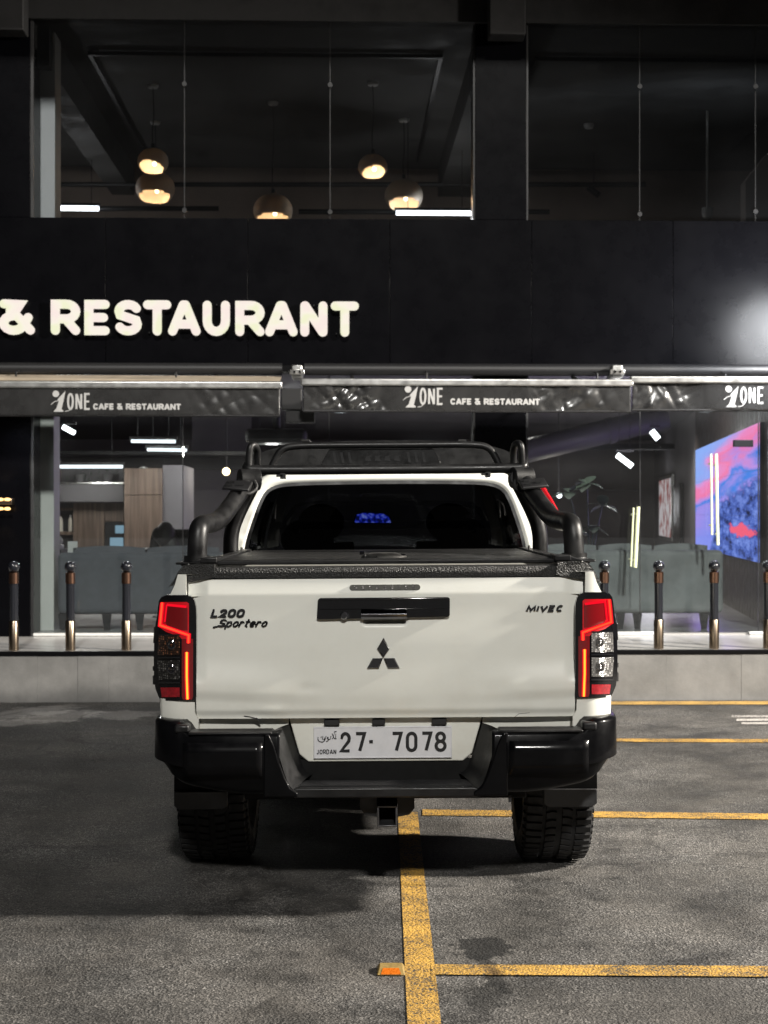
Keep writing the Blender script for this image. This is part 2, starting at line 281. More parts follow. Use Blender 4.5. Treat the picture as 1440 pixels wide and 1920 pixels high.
def asphalt_mat():
    m = bpy.data.materials.new('asphalt'); m.use_nodes = True; t = m.node_tree; b = t.nodes['Principled BSDF']
    tc, P, noi, vo = asphalt_nodes(t); L = t.links.new
    fine, mid, big, wear = noi(140, 2, .65), noi(34, 5, .7), noi(.8, 6, .6), noi(2.6, 8, .68)
    patch = noi(1.7, 7, .72)
    grain = mth(t, 'MULTIPLY', mrange(t, fine, .42, .61, .020, .235), mrange(t, vo.outputs['Color'], .3, .9, .6, 1.5))
    worn = mrange(t, fine, .35, .65, .075, .135)
    mxg = t.nodes.new('ShaderNodeMix'); mxg.data_type = 'FLOAT'; L(mrange(t, patch, .36, .53, .25, 1), mxg.inputs[0]); L(worn, mxg.inputs[2]); L(grain, mxg.inputs[3])
    v = mth(t, 'MULTIPLY', mxg.outputs[0], mrange(t, big, .34, .66, .40, 1.02))
    v = mth(t, 'MULTIPLY', v, mrange(t, wear, .36, .56, .45, 1.16))
    v = mth(t, 'MULTIPLY', v, mrange(t, mid, .35, .6, .70, 1.14))
    wob = noi(14, 6, .6)
    Y = lambda py: CAMH*FPX/(py-960)
    X = lambda px, py: (px-720)*Y(py)/FPX
    stains = [(905, 1777, .12, .13, 0, .22), (925, 1826, .042, .22, 0.1, .3), (905, 1880, .075, .28, -.35, .5), (545, 1790, .08, .06, 0, .9), (1065, 1656, .035, .04, 0, .5), (1155, 1593, .03, .03, 0, .5), (1150, 1647, .06, .05, .3, .9),
              (480, 1790, .07, .08, 0, 1), (680, 1800, .05, .2, .5, 1), (1130, 1688, .05, .06, 0, .8), (970, 1652, .04, .05, 0, .6), (1310, 1700, .12, .12, .2, 1)]
    for px, py, rx, ry, ro, so_ in stains:
        f = blot(t, P, wob, X(px, py), Y(py), rx, ry, ro, so_)
        v = mth(t, 'MULTIPLY', v, mrange(t, f, 0, 1, 1, {1777: .10, 1826: .22, 1880: .32}.get(py, .45)))
    # old worn white paint by the kerb, left
    for px, py, rx, ry, ro in [(60, 1335, .28, .5, -.6), (115, 1342, .3, .45, -.5), (225, 1340, .3, .3, .3), (20, 1355, .4, .2, 0)]:
        f = blot(t, P, noi(5, 6, .75), X(px, py), Y(py), rx, ry, ro, .35)
        v = mth(t, 'ADD', v, mth(t, 'MULTIPLY', f, .16))
    # cracks running over the far bays
    cv = t.nodes.new('ShaderNodeTexVoronoi'); cv.feature = 'DISTANCE_TO_EDGE'; cv.inputs['Scale'].default_value = .55
    wv = t.nodes.new('ShaderNodeVectorMath'); wv.operation = 'MULTIPLY_ADD'; wv.inputs[1].default_value = (.5, .5, 0); nn = t.nodes.new('ShaderNodeTexNoise'); nn.inputs['Scale'].default_value = 3; nn.inputs['Detail'].default_value = 6
    L(P, nn.inputs['Vector']); L(nn.outputs['Color'], wv.inputs[0]); L(P, wv.inputs[2]); L(wv.outputs[0], cv.inputs['Vector'])
    ck = mth(t, 'MULTIPLY', mrange(t, cv.outputs['Distance'], 0, .012, 1, 0), mrange(t, big, .45, .55, 0, .7))
    v = mth(t, 'MULTIPLY', v, mrange(t, ck, 0, 1, 1, .35))
    cc = t.nodes.new('ShaderNodeCombineColor'); 
    L(mth(t, 'MULTIPLY', v, 1.0), cc.inputs[0]); L(mth(t, 'MULTIPLY', v, mrange(t, patch, .35, .65, .925, .965)), cc.inputs[1]); L(mth(t, 'MULTIPLY', v, mrange(t, patch, .35, .65, .84, .93)), cc.inputs[2])
    L(cc.outputs[0], b.inputs['Base Color']); L(mrange(t, wear, .3, .7, .55, .9), b.inputs['Roughness'])
    h = mth(t, 'ADD', mth(t, 'MULTIPLY', vo.outputs['Distance'], .6), mth(t, 'ADD', fine, mth(t, 'MULTIPLY', mid, .8)))
    bp = t.nodes.new('ShaderNodeBump'); bp.inputs['Strength'].default_value = .9; bp.inputs['Distance'].default_value = .008; L(h, bp.inputs['Height']); L(bp.outputs[0], b.inputs['Normal'])
    return m
def roadpaint_mat(name, col, cover):
    m = bpy.data.materials.new(name); m.use_nodes = True; t = m.node_tree; b = t.nodes['Principled BSDF']
    tc, P, noi, vo = asphalt_nodes(t); L = t.links.new
    fine, mid, wear = noi(130, 3, .6), noi(26, 5, .7), noi(4, 6, .7)
    k = mth(t, 'ADD', mth(t, 'MULTIPLY', mth(t, 'SUBTRACT', fine, .5), 2.2), mth(t, 'ADD', mth(t, 'MULTIPLY', mid, .7), mth(t, 'MULTIPLY', wear, .9)))
    f = mrange(t, k, .80-cover*1.6, .92-cover*1.6, 0, 1)
    wob = noi(9, 5, .65)
    Y = 1.52*2800/(1826-960); st = blot(t, P, wob, (925-720)*Y/2800, Y, .035, .2, .1, .8)
    mx = t.nodes.new('ShaderNodeMix'); mx.data_type = 'RGBA'; mx.inputs[6].default_value = (.05, .046, .04, 1); L(f, mx.inputs[0])
    vr = t.nodes.new('ShaderNodeMix'); vr.data_type = 'RGBA'; vr.inputs[6].default_value = (*[c*.6 for c in col], 1); vr.inputs[7].default_value = (*col, 1)
    L(mrange(t, wear, .35, .65, 0, 1), vr.inputs[0]); L(vr.outputs[2], mx.inputs[7])
    m2 = t.nodes.new('ShaderNodeMix'); m2.data_type = 'RGBA'; m2.inputs[7].default_value = (.09, .05, .01, 1); L(st, m2.inputs[0]); L(mx.outputs[2], m2.inputs[6])
    L(m2.outputs[2], b.inputs['Base Color']); b.inputs['Roughness'].default_value = .7
    bp = t.nodes.new('ShaderNodeBump'); bp.inputs['Strength'].default_value = .7; bp.inputs['Distance'].default_value = .01; L(mth(t, 'ADD', fine, mth(t, 'MULTIPLY', vo.outputs['Distance'], .6)), bp.inputs['Height']); L(bp.outputs[0], b.inputs['Normal'])
    return m
asphalt = asphalt_mat()
yellow_paint = roadpaint_mat('yellow_road_paint', (.52, .30, .055), .10)
yellow_dense = roadpaint_mat('yellow_road_paint_dense', (.58, .36, .10), .22)
white_road = roadpaint_mat('white_road_paint', (.6, .57, .54), .12)

# ------------------------------------------------------------------ mesh helpers
class MB:
    def __init__(s): s.v = []; s.f = []; s.uv = None
    def add(s, vs, fs):
        n = len(s.v); s.v += [tuple(p) for p in vs]; s.f += [tuple(i+n for i in f) for f in fs]; return s
    def box(s, x0, y0, z0, x1, y1, z1):
        x0, x1 = min(x0, x1), max(x0, x1); y0, y1 = min(y0, y1), max(y0, y1); z0, z1 = min(z0, z1), max(z0, z1)
        return s.add([(x, y, z) for z in (z0, z1) for y in (y0, y1) for x in (x0, x1)],
                     [(0, 2, 3, 1), (4, 5, 7, 6), (0, 1, 5, 4), (2, 6, 7, 3), (0, 4, 6, 2), (1, 3, 7, 5)])
    def hull8(s, front, back):     # two matching closed loops -> solid
        n = len(front); return s.add(list(front)+list(back), [tuple(range(n))[::-1], tuple(range(n, 2*n))] + [(i, (i+1) % n, n+(i+1) % n, n+i) for i in range(n)])
    def prism(s, poly, y0, y1):    # poly of (x,z)
        return s.hull8([(x, y0, z) for x, z in poly], [(x, y1, z) for x, z in poly])
    def grid(s, fn, nu, nv, close_u=False):
        vs = [fn(i/nu, j/nv) for j in range(nv+1) for i in range(nu+1)]
        return s.add(vs, [(j*(nu+1)+i, j*(nu+1)+i+1, (j+1)*(nu+1)+i+1, (j+1)*(nu+1)+i) for j in range(nv) for i in range(nu)])
    def tube(s, pts, r, n=12, caps=True, squash=1.):
        pts = [Vector(p) for p in pts]; rings = []; up = None
        for i, p in enumerate(pts):
            d = (pts[min(i+1, len(pts)-1)] - pts[max(i-1, 0)]).normalized()
            if up is None: up = Vector((0, 0, 1)) if abs(d.z) < .9 else Vector((1, 0, 0))
            a = d.cross(up).normalized(); up = a.cross(d).normalized()
            rr = r[i] if isinstance(r, (list, tuple)) else r
            rings.append([p + (a*math.cos(2*math.pi*k/n) + up*math.sin(2*math.pi*k/n)*squash)*rr for k in range(n)])
        vs = [q for g in rings for q in g]
        fs = [(j*n+k, j*n+(k+1) % n, (j+1)*n+(k+1) % n, (j+1)*n+k) for j in range(len(pts)-1) for k in range(n)]
        if caps: fs += [tuple(range(n))[::-1], tuple((len(pts)-1)*n+k for k in range(n))]
        return s.add(vs, fs)
    def cyl(s, a, b, r, n=20): return s.tube([a, b], r, n)
    def lathe(s, prof, c, n=24, axis='z'):
        vs = []
        for r_, h in prof:
            for k in range(n):
                a = 2*math.pi*k/n; x, y = r_*math.cos(a), r_*math.sin(a)
                vs.append((c[0]+x, c[1]+y, c[2]+h) if axis == 'z' else ((c[0]+h, c[1]+x, c[2]+y) if axis == 'x' else (c[0]+x, c[1]+h, c[2]+y)))
        fs = [(j*n+k, j*n+(k+1) % n, (j+1)*n+(k+1) % n, (j+1)*n+k) for j in range(len(prof)-1) for k in range(n)]
        return s.add(vs, fs)
    def ball(s, c, rx, ry=None, rz=None, n=20, m=12):
        ry = ry or rx; rz = rz or rx
        return s.grid(lambda u, v: (c[0]+rx*math.sin(math.pi*v)*math.cos(2*math.pi*u), c[1]+ry*math.sin(math.pi*v)*math.sin(2*math.pi*u), c[2]-rz*math.cos(math.pi*v)), n, m)
    def ribbon(s, pts, w, fn, cap='round', seg=6):
        """A stroke of width w along 2-D pts, front and back faces through fn(x, z, d) with d = 0 front, 1 back."""
        pts = [Vector(p) for p in pts]
        closed = (pts[0]-pts[-1]).length < 1e-6
        if closed: pts = pts[:-1]
        n = len(pts); L_, R_ = [], []
        for i, p in enumerate(pts):
            a = pts[(i-1) % n] if (closed or i > 0) else None; b = pts[(i+1) % n] if (closed or i < n-1) else None
            d1 = (p-a).normalized() if a is not None else None; d2 = (b-p).normalized() if b is not None else None
            d1 = d1 or d2; d2 = d2 or d1
            t = d1+d2; t = t.normalized() if t.length > 1e-6 else d1
            nrm = Vector((-t.y, t.x)); k = min(1/max(.4, nrm.dot(Vector((-d1.y, d1.x)))), 1.7)
            L_.append(p+nrm*w/2*k); R_.append(p-nrm*w/2*k)
        if closed:
            vs = []; fs = []
            for d in (0, 1): vs += [fn(q.x, q.y, d) for q in L_] + [fn(q.x, q.y, d) for q in R_]
            for i in range(n):
                j = (i+1) % n
                fs += [(i, j, n+j, n+i), (2*n+i, 3*n+i, 3*n+j, 2*n+j), (i, 2*n+i, 2*n+j, j), (n+i, n+j, 3*n+j, 3*n+i)]
            return s.add(vs, fs)
        if cap == 'round':
            def semi(c, frm, sign):
                r = frm-c; return [c + Matrix.Rotation(sign*math.pi*k/seg, 2) @ r for k in range(1, seg)]
            c1 = semi(pts[-1], L_[-1], -1); c0 = semi(pts[0], R_[0], -1)
        else: c1 = c0 = []
        loop = L_ + c1 + R_[::-1] + c0
        m = len(loop); vs = [fn(q.x, q.y, 0) for q in loop] + [fn(q.x, q.y, 1) for q in loop]; fs = []
        nl = n; off = n+len(c1)                     # R reversed starts at off
        for i in range(n-1): fs.append((i, i+1, off+n-2-i, off+n-1-i))
        if c1: fs.append(tuple([nl-1]+list(range(nl, nl+len(c1)))+[off]))
        if c0: fs.append(tuple([off+n-1]+list(range(off+n, m))+[0]))
        back = [tuple(m+i for i in f[::-1]) for f in fs]
        fs = fs + back + [(i, (i+1) % m, m+(i+1) % m, m+i) for i in range(m)]
        return s.add(vs, fs)

OFF = {}
def link(o, parent=None):
    COL.objects.link(o)
    if parent is not None: o.parent = parent
    return o
def build(name, mb, m, parent=None, origin=None, smooth=35, bevel=0., seg=2, roll=0., rot=0.):
    off = Vector(OFF[parent.name]) if parent is not None else Vector(origin or (0, 0, 0))
    me = bpy.data.meshes.new(name)
    vs = [Vector(p)-off for p in mb.v]
    if roll: vs = [Vector((p.x, p.y, p.z + roll*p.x)) for p in vs]
    me.from_pydata(vs, [], mb.f); me.update()
    bm = bmesh.new(); bm.from_mesh(me); bmesh.ops.remove_doubles(bm, verts=bm.verts, dist=1e-5)
    bmesh.ops.recalc_face_normals(bm, faces=bm.faces); bm.to_mesh(me); bm.free()
    if smooth: me.shade_smooth(); me.set_sharp_from_angle(angle=R(smooth))
    me.materials.append(m)
    o = bpy.data.objects.new(name, me)
    if parent is None: o.location = FR(off) if rot else off; o.rotation_euler = (0, 0, rot)
    OFF[o.name] = tuple(off)
    link(o, parent)
    if bevel:
        md = o.modifiers.new('bevel', 'BEVEL'); md.width = bevel; md.segments = seg; md.limit_method = 'ANGLE'; md.angle_limit = R(40)
    OFF[o.name] = tuple(off)
    return o
def props(o, label, cat, group=None):
    o['label'] = label; o['category'] = cat
    if group: o['group'] = group
    return o
def thing(name, label, cat, origin, group=None, rot=0.):
    o = bpy.data.objects.new(name, None); o.empty_display_size = .1
    o.location = FR(Vector(origin)) if rot else Vector(origin); o.rotation_euler = (0, 0, rot)
    link(o); OFF[o.name] = tuple(origin); return props(o, label, cat, group)
def struct(o): o['kind'] = 'structure'; return o
def copy_tree(o, parent=None):
    c = o.copy(); COL.objects.link(c)
    if parent is not None: c.parent = parent
    OFF[c.name] = OFF[o.name]
    for ch in list(o.children): copy_tree(ch, c)
    return c
def smooth_path(pts, it=3):
    pts = [Vector(p) for p in pts]
    for _ in range(it):
        q = [pts[0]]
        for a, b in zip(pts, pts[1:]): q += [a*.75+b*.25, a*.25+b*.75]
        q.append(pts[-1]); pts = q
    return pts

# ------------------------------------------------------------------ stroke lettering
def arc(cx, cy, rx, ry, a0, a1, n=10):
    return [(cx+rx*math.cos(R(a0+(a1-a0)*i/n)), cy+ry*math.sin(R(a0+(a1-a0)*i/n))) for i in range(n+1)]
GL = {  # name: list of strokes in a 1 x 1 box (stroke centre lines)
 'R': [[(0, 0), (0, 1), (.5, 1)] + arc(.55, .72, .45, .28, 90, -90)[1:] + [(.25, .44)], [(.5, .44), (1, 0)]],
 'E': [[(.95, 1), (0, 1), (0, 0), (.95, 0)], [(0, .5), (.85, .5)]],
 'S': [arc(.5, .75, .46, .25, 25, 180, 8) + arc(.5, .5, .46, .0, 180, 180, 1)[:0] + [(.1, .6), (.5, .5), (.9, .4)] + arc(.5, .25, .46, .25, 0, -155, 8)],
 'T': [[(0, 1), (1, 1)], [(.5, 1), (.5, 0)]],
 'A': [[(0, 0), (.45, 1)], [(.55, 1), (1, 0)], [(.45, 1), (.55, 1)], [(.2, .27), (.8, .27)]],
 'U': [[(0, 1), (0, .4)] + arc(.5, .4, .5, .4, 180, 360) + [(1, 1)]],
 'N': [[(0, 0), (0, 1)], [(.03, 1), (.97, 0)], [(1, 0), (1, 1)]],
 '&': [[(.05, 1), (.66, 1), (.5, .78), (.28, .72)], [(.28, .8), (1, 0)], arc(.4, .27, .36, .28, 75, 335, 12) + [(.92, .48)]],
 'C': [arc(.55, .5, .52, .5, 48, 312, 14)],
 'F': [[(.9, 1), (0, 1), (0, 0)], [(0, .48), (.75, .48)]],
 'O': [arc(.5, .5, .5, .5, 0, 360, 20)],
 'J': [[(.8, 1), (.8, .3)] + arc(.42, .3, .38, .3, 0, -165, 8)],
 'D': [[(0, 0), (0, 1), (.45, 1)] + arc(.45, .5, .5, .5, 90, -90) + [(0, 0)]],
 '2': [[(.03, .8)] + arc(.5, .72, .46, .28, 165, 0, 8) + [(.9, .56), (.02, 0), (1, 0)]],
 '7': [[(0, 1), (1, 1), (.45, 0)]],
 '0': [arc(.5, .72, .5, .28, 0, 180, 8) + arc(.5, .28, .5, .28, 180, 360, 8) + [(1, .72)]],
 '8': [arc(.5, .76, .43, .24, 0, 360, 16), arc(.5, .26, .5, .26, 0, 360, 16)],
 'L': [[(0, 1), (0, 0), (1, 0)]],
 'M': [[(0, 0), (.08, 1), (.5, .1), (.92, 1), (1, 0)]],
 'I': [[(.5, 0), (.5, 1)]],
 'V': [[(0, 1), (.5, 0), (1, 1)]],
 'o': [arc(.5, .35, .48, .35, 0, 360, 14)],
 'p': [[(0, .7), (0, -.3)], arc(.5, .35, .48, .35, 0, 360, 14)],
 'r': [[(0, .7), (0, 0)], [(0, .45), (.45, .7), (.9, .62)]],
 't': [[(.45, 1), (.35, .1), (.8, 0)], [(0, .7), (1, .7)]],
 'e': [[(.02, .38), (.95, .4)] + arc(.5, .35, .47, .35, 10, 310, 12)],
 '.': [[(.4, .5), (.6, .5)]],
}
def glyph(mb, ch, x0, z0, wd, ht, sw, fn, cap='round', slant=0.):
    """One letter whose outside box is (x0, z0, wd, ht); sw is stroke width."""
    for k, st in enumerate(GL[ch]):
        pts = []; st = [p for i, p in enumerate(st) if i == 0 or math.dist(p, st[i-1]) > 1e-4]
        for a, b in st:
            X = x0+sw/2+a*(wd-sw); Z = z0+sw/2+b*(ht-sw)
            pts.append((X+slant*(Z-z0), Z))
        mb.ribbon(pts, sw, (lambda x, z, d, k=k: fn(x, z, d, k)), cap)

# ------------------------------------------------------------------ facade frame (building turned by 1.6 degrees)
FA = R(1.6); FY = 13.5
def FR(p): return Vector((p[0]*math.cos(FA)-p[1]*math.sin(FA), FY+p[0]*math.sin(FA)+p[1]*math.cos(FA), p[2]))
def FU(px, v):
    t = (px-720)/FPX; return (t*(FY+v*math.cos(FA))+v*math.sin(FA))/(math.cos(FA)-t*math.sin(FA))
def FYY(px, v): return FY+FU(px, v)*math.sin(FA)+v*math.cos(FA)
def F(px, py, v): return (FU(px, v), v, CAMH-(py-960)*FYY(px, v)/FPX)
def FZ(py, v, px=720): return CAMH-(py-960)*FYY(px, v)/FPX
def fbox(mb, px0, px1, zt, zb, v0, v1):
    return mb.box(FU(px0, v0), v0, zb, FU(px1, v0), v1, zt)

def lamp(name, kind, loc, energy, color, parent_frame=True, size=.1, parent=None, **kw):
    l = bpy.data.lights.new(name, kind); l.energy = energy; l.color = color
    if kind == 'AREA':
        l.shape = 'RECTANGLE'; l.size = size; l.size_y = kw.get('size_y', .05)
    else: l.shadow_soft_size = size
    if kind == 'SPOT': l.spot_size = kw.get('spot', R(120)); l.spot_blend = kw.get('blend', .5)
    o = bpy.data.objects.new(name, l); COL.objects.link(o)
    o.location = FR(Vector(loc)) if parent_frame else Vector(loc)
    if 'aim' in kw:
        a = FR(Vector(kw['aim'])) if parent_frame else Vector(kw['aim']); o.rotation_euler = (a-o.location).to_track_quat('-Z', 'Y').to_euler()
    return o

# ------------------------------------------------------------------ ground, platform
def gx(px, py): Y = CAMH*FPX/(py-960); return ((px-720)*Y/FPX, Y)
g = MB(); g.add([(-120, -60, 0), (120, -60, 0), (120, 160, 0), (-120, 160, 0)], [(0, 1, 2, 3)])
struct(build('parking_lot', g, asphalt, smooth=0))
def line(name, quad, z, m):
    vs = [(x, y, z) for x, y in quad]; mb = MB(); n = 140
    a, b, c, d = [Vector(v) for v in vs]
    def fn(u, v):
        p = (a.lerp(b, u)).lerp(d.lerp(c, u), v)
        e = (d.lerp(c, u)-a.lerp(b, u)).normalized()*(2*v-1)      # paint edge is a little ragged
        return p + e*(.004*noise.noise(p*9)+.0035*noise.noise(p*40))
    mb.grid(fn, n, 2); return struct(build(name, mb, m, smooth=0))
pl, pr = gx(741, 1500), gx(768, 1500)
x0, x1 = gx(764, 1920)[0], gx(827, 1920)[0]
line('bay_end_line', [(x0, 1.6), (x1, 1.6), (x1, 7.55), (x0, 7.55)], .004, yellow_paint)
def row(t0, b0, t1, b1, pxa, pxb):     # a bay divider between two screen columns, extended to the right
    (xa, ya), (xb, yb) = gx(pxa, t0), gx(pxb, t1); (xc, yc), (xd, yd) = gx(pxb, b1), gx(pxa, b0)
    k = 3.0
    return [(xd, yd), (xd+(xc-xd)*k, yd+(yc-yd)*k), (xa+(xb-xa)*k, ya+(yb-ya)*k), (xa, ya)]
line('bay_line', row(1811, 1830, 1814, 1834, 808, 1440), .0055, yellow_paint)
line('bay_line', row(1519, 1530, 1527, 1538, 792, 1440), .0045, yellow_paint)
line('bay_line', row(1384, 1390, 1387, 1393, 790, 1440), .004, yellow_paint)
line('kerb_line', row(1316, 1322, 1315.5, 1321.5, 1100, 1440), .004, yellow_dense)
for k in range(3):
    a = 1342+k*6.5
    line('hatch_stripe', [gx(1372+k*9, a+4), gx(1500, a+4), gx(1500, a), gx(1372+k*9, a)], .004, white_road)

V0 = -1.5            # platform edge
PT = .40
plat = thing('raised_platform', 'long raised concrete platform with black edging along the storefront', 'platform', (FU(720, V0), V0, 0), rot=FA)
mb = MB(); mb.box(-9, V0+.02, 0, 9, .06, PT-.004); build('concrete_core', mb, concrete_wall, plat)
mb = MB(); mb.box(-9, V0+.045, PT-.003, 9, .075, PT); build('platform_floor', mb, tile_floor, plat)
mb = MB(); mb.box(-9, V0-.012, PT-.028, 9, V0+.045, PT+.006); build('edge_strip', mb, black_frame, plat, bevel=.004)
xs = [-9]
for px in (-420, -330, -250, -160, -85, 70, 146, 204, 300, 420, 560, 700, 840, 980, 1110, 1249, 1390, 1530, 1700): xs.append(FU(px, V0))
xs.append(9)
for i in range(len(xs)-1):
    mb = MB(); mb.box(xs[i]+.0006, V0-.002*(i % 2), .0, xs[i+1]-.0006, V0+.02, PT-.03); build('concrete_panel', mb, concrete_wall, plat)

# ------------------------------------------------------------------ building shell
bl = thing('restaurant_building', 'black clad two storey restaurant front with tall glazing', 'building', (0, 0, 0), rot=FA)
ZS, ZF, ZT = FZ(411, 0), FZ(685, 0), FZ(42, 0)       # sill of upper windows, underside of fascia, head of upper windows
# fascia cladding panels, each its own piece
jx = [-650, -335, -68, 198, 465, 731, 997, 1262, 1530, 1800, 2100]
for i in range(len(jx)-1):
    mb = MB(); mb.box(FU(jx[i], 0)+.002, 0, ZF, FU(jx[i+1], 0)-.002, .05, ZS); build('cladding_panel', mb, black_clad, bl, bevel=.0015)
mb = MB(); mb.box(-8, .052, ZF, 8, .28, ZS-.01); build('fascia_core', mb, black_frame, bl)
mb = MB(); mb.box(-8, -.02, ZF-.06, 8, .28, ZF-.003); build('soffit_rail', mb, black_frame, bl)
# columns (black) full height, left and middle and far right
for a, b in ((-640, 57), (891, 987), (1560, 1660)):
    for z0, z1, nm in ((PT, ZF-.063, 'lower_column'), (ZS+.003, 6.9, 'upper_column')):
        mb = MB(); mb.box(FU(a, .012), .012, z0, FU(b, .012), .45, z1); build(nm, mb, black_clad, bl, bevel=.004)
# header beam, overhanging soffit slab and its brackets
mb = MB(); mb.box(-8, -.03, ZT, 8, .011, 6.6); build('header_beam', mb, soffit_dark, bl)
mb = MB(); mb.box(-8, -1.6, 6.6, 8, .6, 6.85); build('roof_overhang', mb, soffit_dark, bl)
for a, b in ((-30, 44), (918, 986)):
    mb = MB(); mb.box(FU(a, -.25), -.25, FZ(62, -.25), FU(b, -.25), -.033, 6.597); build('roof_bracket', mb, soffit_dark, bl, bevel=.01)
# floor slabs, ceilings, walls
mb = MB(); mb.box(-8, .08, .30, 8, 17.2, .42); build('ground_floor', mb, tile_floor, bl)
mb = MB(); mb.box(-8, .285, 3.0, 8, 17.2, 3.15); build('lower_ceiling', mb, ceiling_paint, bl)
mb = MB(); mb.box(-8, .285, ZS-.25, 8, 17.2, ZS-.12); build('upper_floor', mb, concrete, bl)
mb = MB(); mb.box(-8, .013, 5.98, 8, 6.5, 6.12); build('upper_ceiling', mb, concrete, bl)
mb = MB(); mb.box(-8, 17.2, .42, 8, 17.4, 3.0); build('back_wall', mb, mat('back_wall_paint', (.17, .155, .155), .85, var=.2, vscale=1.2), bl)
mb = MB(); mb.box(-8, 5.9, ZS-.12, 8, 6.1, 5.98); build('upper_back_wall', mb, mat('upper_wall', (.30, .24, .20), .85, var=.15, vscale=1.5), bl)
mb = MB(); mb.box(-8.2, 0.02, .3, -8, 17.4, 6.9); build('end_wall', mb, dark_wall, bl)
mb = MB(); mb.box(8, 0.02, .3, 8.2, 17.4, 6.9); build('end_wall', mb, dark_wall, bl)
# dropped beams of the upper room
for px, vv0 in ((100, .5), (930, .5)):
    u = FU(px, .5); mb = MB(); mb.box(u-.28 if px < 500 else u-.2, .3, 5.62, u+.0 if px < 500 else u+.25, 5.9, 5.979); build('ceiling_beam', mb, concrete, bl)
# white return wall behind the glass at the left (both storeys), and grey partition upper right
mb = MB(); mb.box(FU(66, .28), .46, .42, FU(94, .28), .75, 3.0); build('white_pier', mb, white_wall, bl, bevel=.004)
mb = MB(); mb.box(FU(64, .28), .46, ZS-.12, FU(96, .28), .75, 5.98); build('white_pier', mb, white_wall, bl, bevel=.004)
mb = MB(); mb.prism([(FU(1398, 2.2), ZS-.12), (FU(1398, 2.2), FZ(335, 2.2)), (FU(1440, 2.2), FZ(282, 2.2)), (FU(1600, 2.2), FZ(282, 2.2)), (FU(1600, 2.2), ZS-.12)], 2.2, 2.4); build('stair_partition', mb, mat('partition_cream', (.33, .29, .26), .8, var=.1, vscale=2), bl)
# horizontal pipes across the upper room
for py, v, a, b in ((346, 5.2, 98, 1210), (391, 4.2, 180, 410), (397, 4.2, 560, 1030)):
    mb = MB(); mb.cyl(F(a, py, v), F(b, py, v), .03, 10); build('ceiling_pipe', mb, pipe_black, bl)
# window panes and their seams, fittings
def panes(xs_, z0, z1, door=()):
    for i in range(len(xs_)-1):
        mb = MB(); mb.box(FU(xs_[i], .06)+.004, .055, z0, FU(xs_[i+1], .06)-.004, .067, z1); build('window_pane', mb, clear if z0 < 2 else clear_upper, bl, smooth=0)
    for x in xs_[1:-1]:
        mb = MB(); mb.box(FU(x, .06)-.003, .053, z0, FU(x, .06)+.003, .069, z1); build('glass_seam', mb, seam_grey, bl)
panes([57, 346, 619, 891], ZS+.003, ZT+.03)
panes([987, 1199, 1416, 1560], ZS+.003, ZT+.03)
panes([57, 343, 617, 891], PT+.03, ZF-.064)
panes([987, 1200, 1422, 1560], PT+.03, ZF-.064)
for px, pys in ((346, (158, 395)), (619, (160, 398)), (1199, (163, 402)), (1416, (163, 397))):
    for py in pys:
        p = F(px, py, .05); mb = MB(); mb.lathe([(0, -.02), (.022, -.02), (.022, .0)], p, 14, 'y'); build('glass_clamp', mb, pipe_black, bl)
for z0, z1 in ((PT+.003, ZF-.064), (ZS+.003, ZT-.003)):
    for a, b in ((57, 63), (887, 891), (987, 990)):
        mb = MB(); mb.box(FU(a, .04), .03, z0, FU(b, .04), .052, z1); build('window_frame', mb, seam_grey, bl)
for a, b in ((60, 293), (1158, 1233), (1405, 1440), (293, 700)):
    mb = MB(); mb.box(FU(a, .04), .03, PT+.003, FU(b, .04)-.01, .095, PT+.028); build('threshold', mb, card_white if b != 700 else alu, bl, bevel=.003)
# door pulls and door closer on the right bay's glass doors
for pts, w_ in (([(1197, 950), (1191, 1064)], .016), ([(1188, 952), (1183, 1062)], .008), ([(1343, 851), (1346, 1022)], .014), ([(1333, 851), (1335, 1003)], .010)):
    (a, b), (c, d) = pts; p, q = Vector(F(a, b, -.03)), Vector(F(c, d, -.03)); mb = MB(); mb.tube([p, q], w_, 12)
    for k in (.12, .88):
        s = p.lerp(q, k); mb.cyl(s, (s.x, .056, s.z), .008, 8)
    build('door_pull', mb, handle_glow, bl)
mb = MB(); a = F(1375, 838, .03); b = F(1411, 825, .03); mb.box(a[0], .0, a[2], b[0], .054, b[2]); build('door_lock', mb, pipe_black, bl, bevel=.004)

# oblique side wall on the right with slats, LED wall and two pictures
WA, WB = Vector((3.62, 13.62)), Vector((5.6, 31.0)); WD = (WB-WA).normalized(); WN = Vector((-WD.y, WD.x))
def W2F(x, y): dx, dy = x, y-FY; return (dx*math.cos(FA)+dy*math.sin(FA), -dx*math.sin(FA)+dy*math.cos(FA))
def wallpt(Y, out, z):          # a point on the wall at world depth Y, standing out into the room
    t = (Y-WA.y)/WD.y; p = WA+WD*t+WN*out; u, v = W2F(p.x, p.y); return (u, v, z)
def wallbox(mb, Ya, Yb, o0, o1, z0, z1):
    return mb.hull8([wallpt(Ya, o1, z0), wallpt(Yb, o1, z0), wallpt(Yb, o1, z1), wallpt(Ya, o1, z1)], [wallpt(Ya, o0, z0), wallpt(Yb, o0, z0), wallpt(Yb, o0, z1), wallpt(Ya, o0, z1)])
mb = MB(); wallbox(mb, 13.7, 31, -.25, 0, .42, 3.0); build('side_wall', mb, grey_wall, bl)
Y = 13.72; k = 0
while Y < 21.4:
    mb = MB(); wallbox(mb, Y, Y+.21, .001, .03, .42, 3.44); build('slat', mb, brown_wall, bl); Y += .225
scr = thing('led_wall_screen', 'large bright video wall showing pink sky over blue mountains', 'screen', wallpt(17, .08, .9), rot=FA)
Ya, Yb = 14.45, 21.0
Zs = lambda py, Y: CAMH-(py-960)*Y/FPX
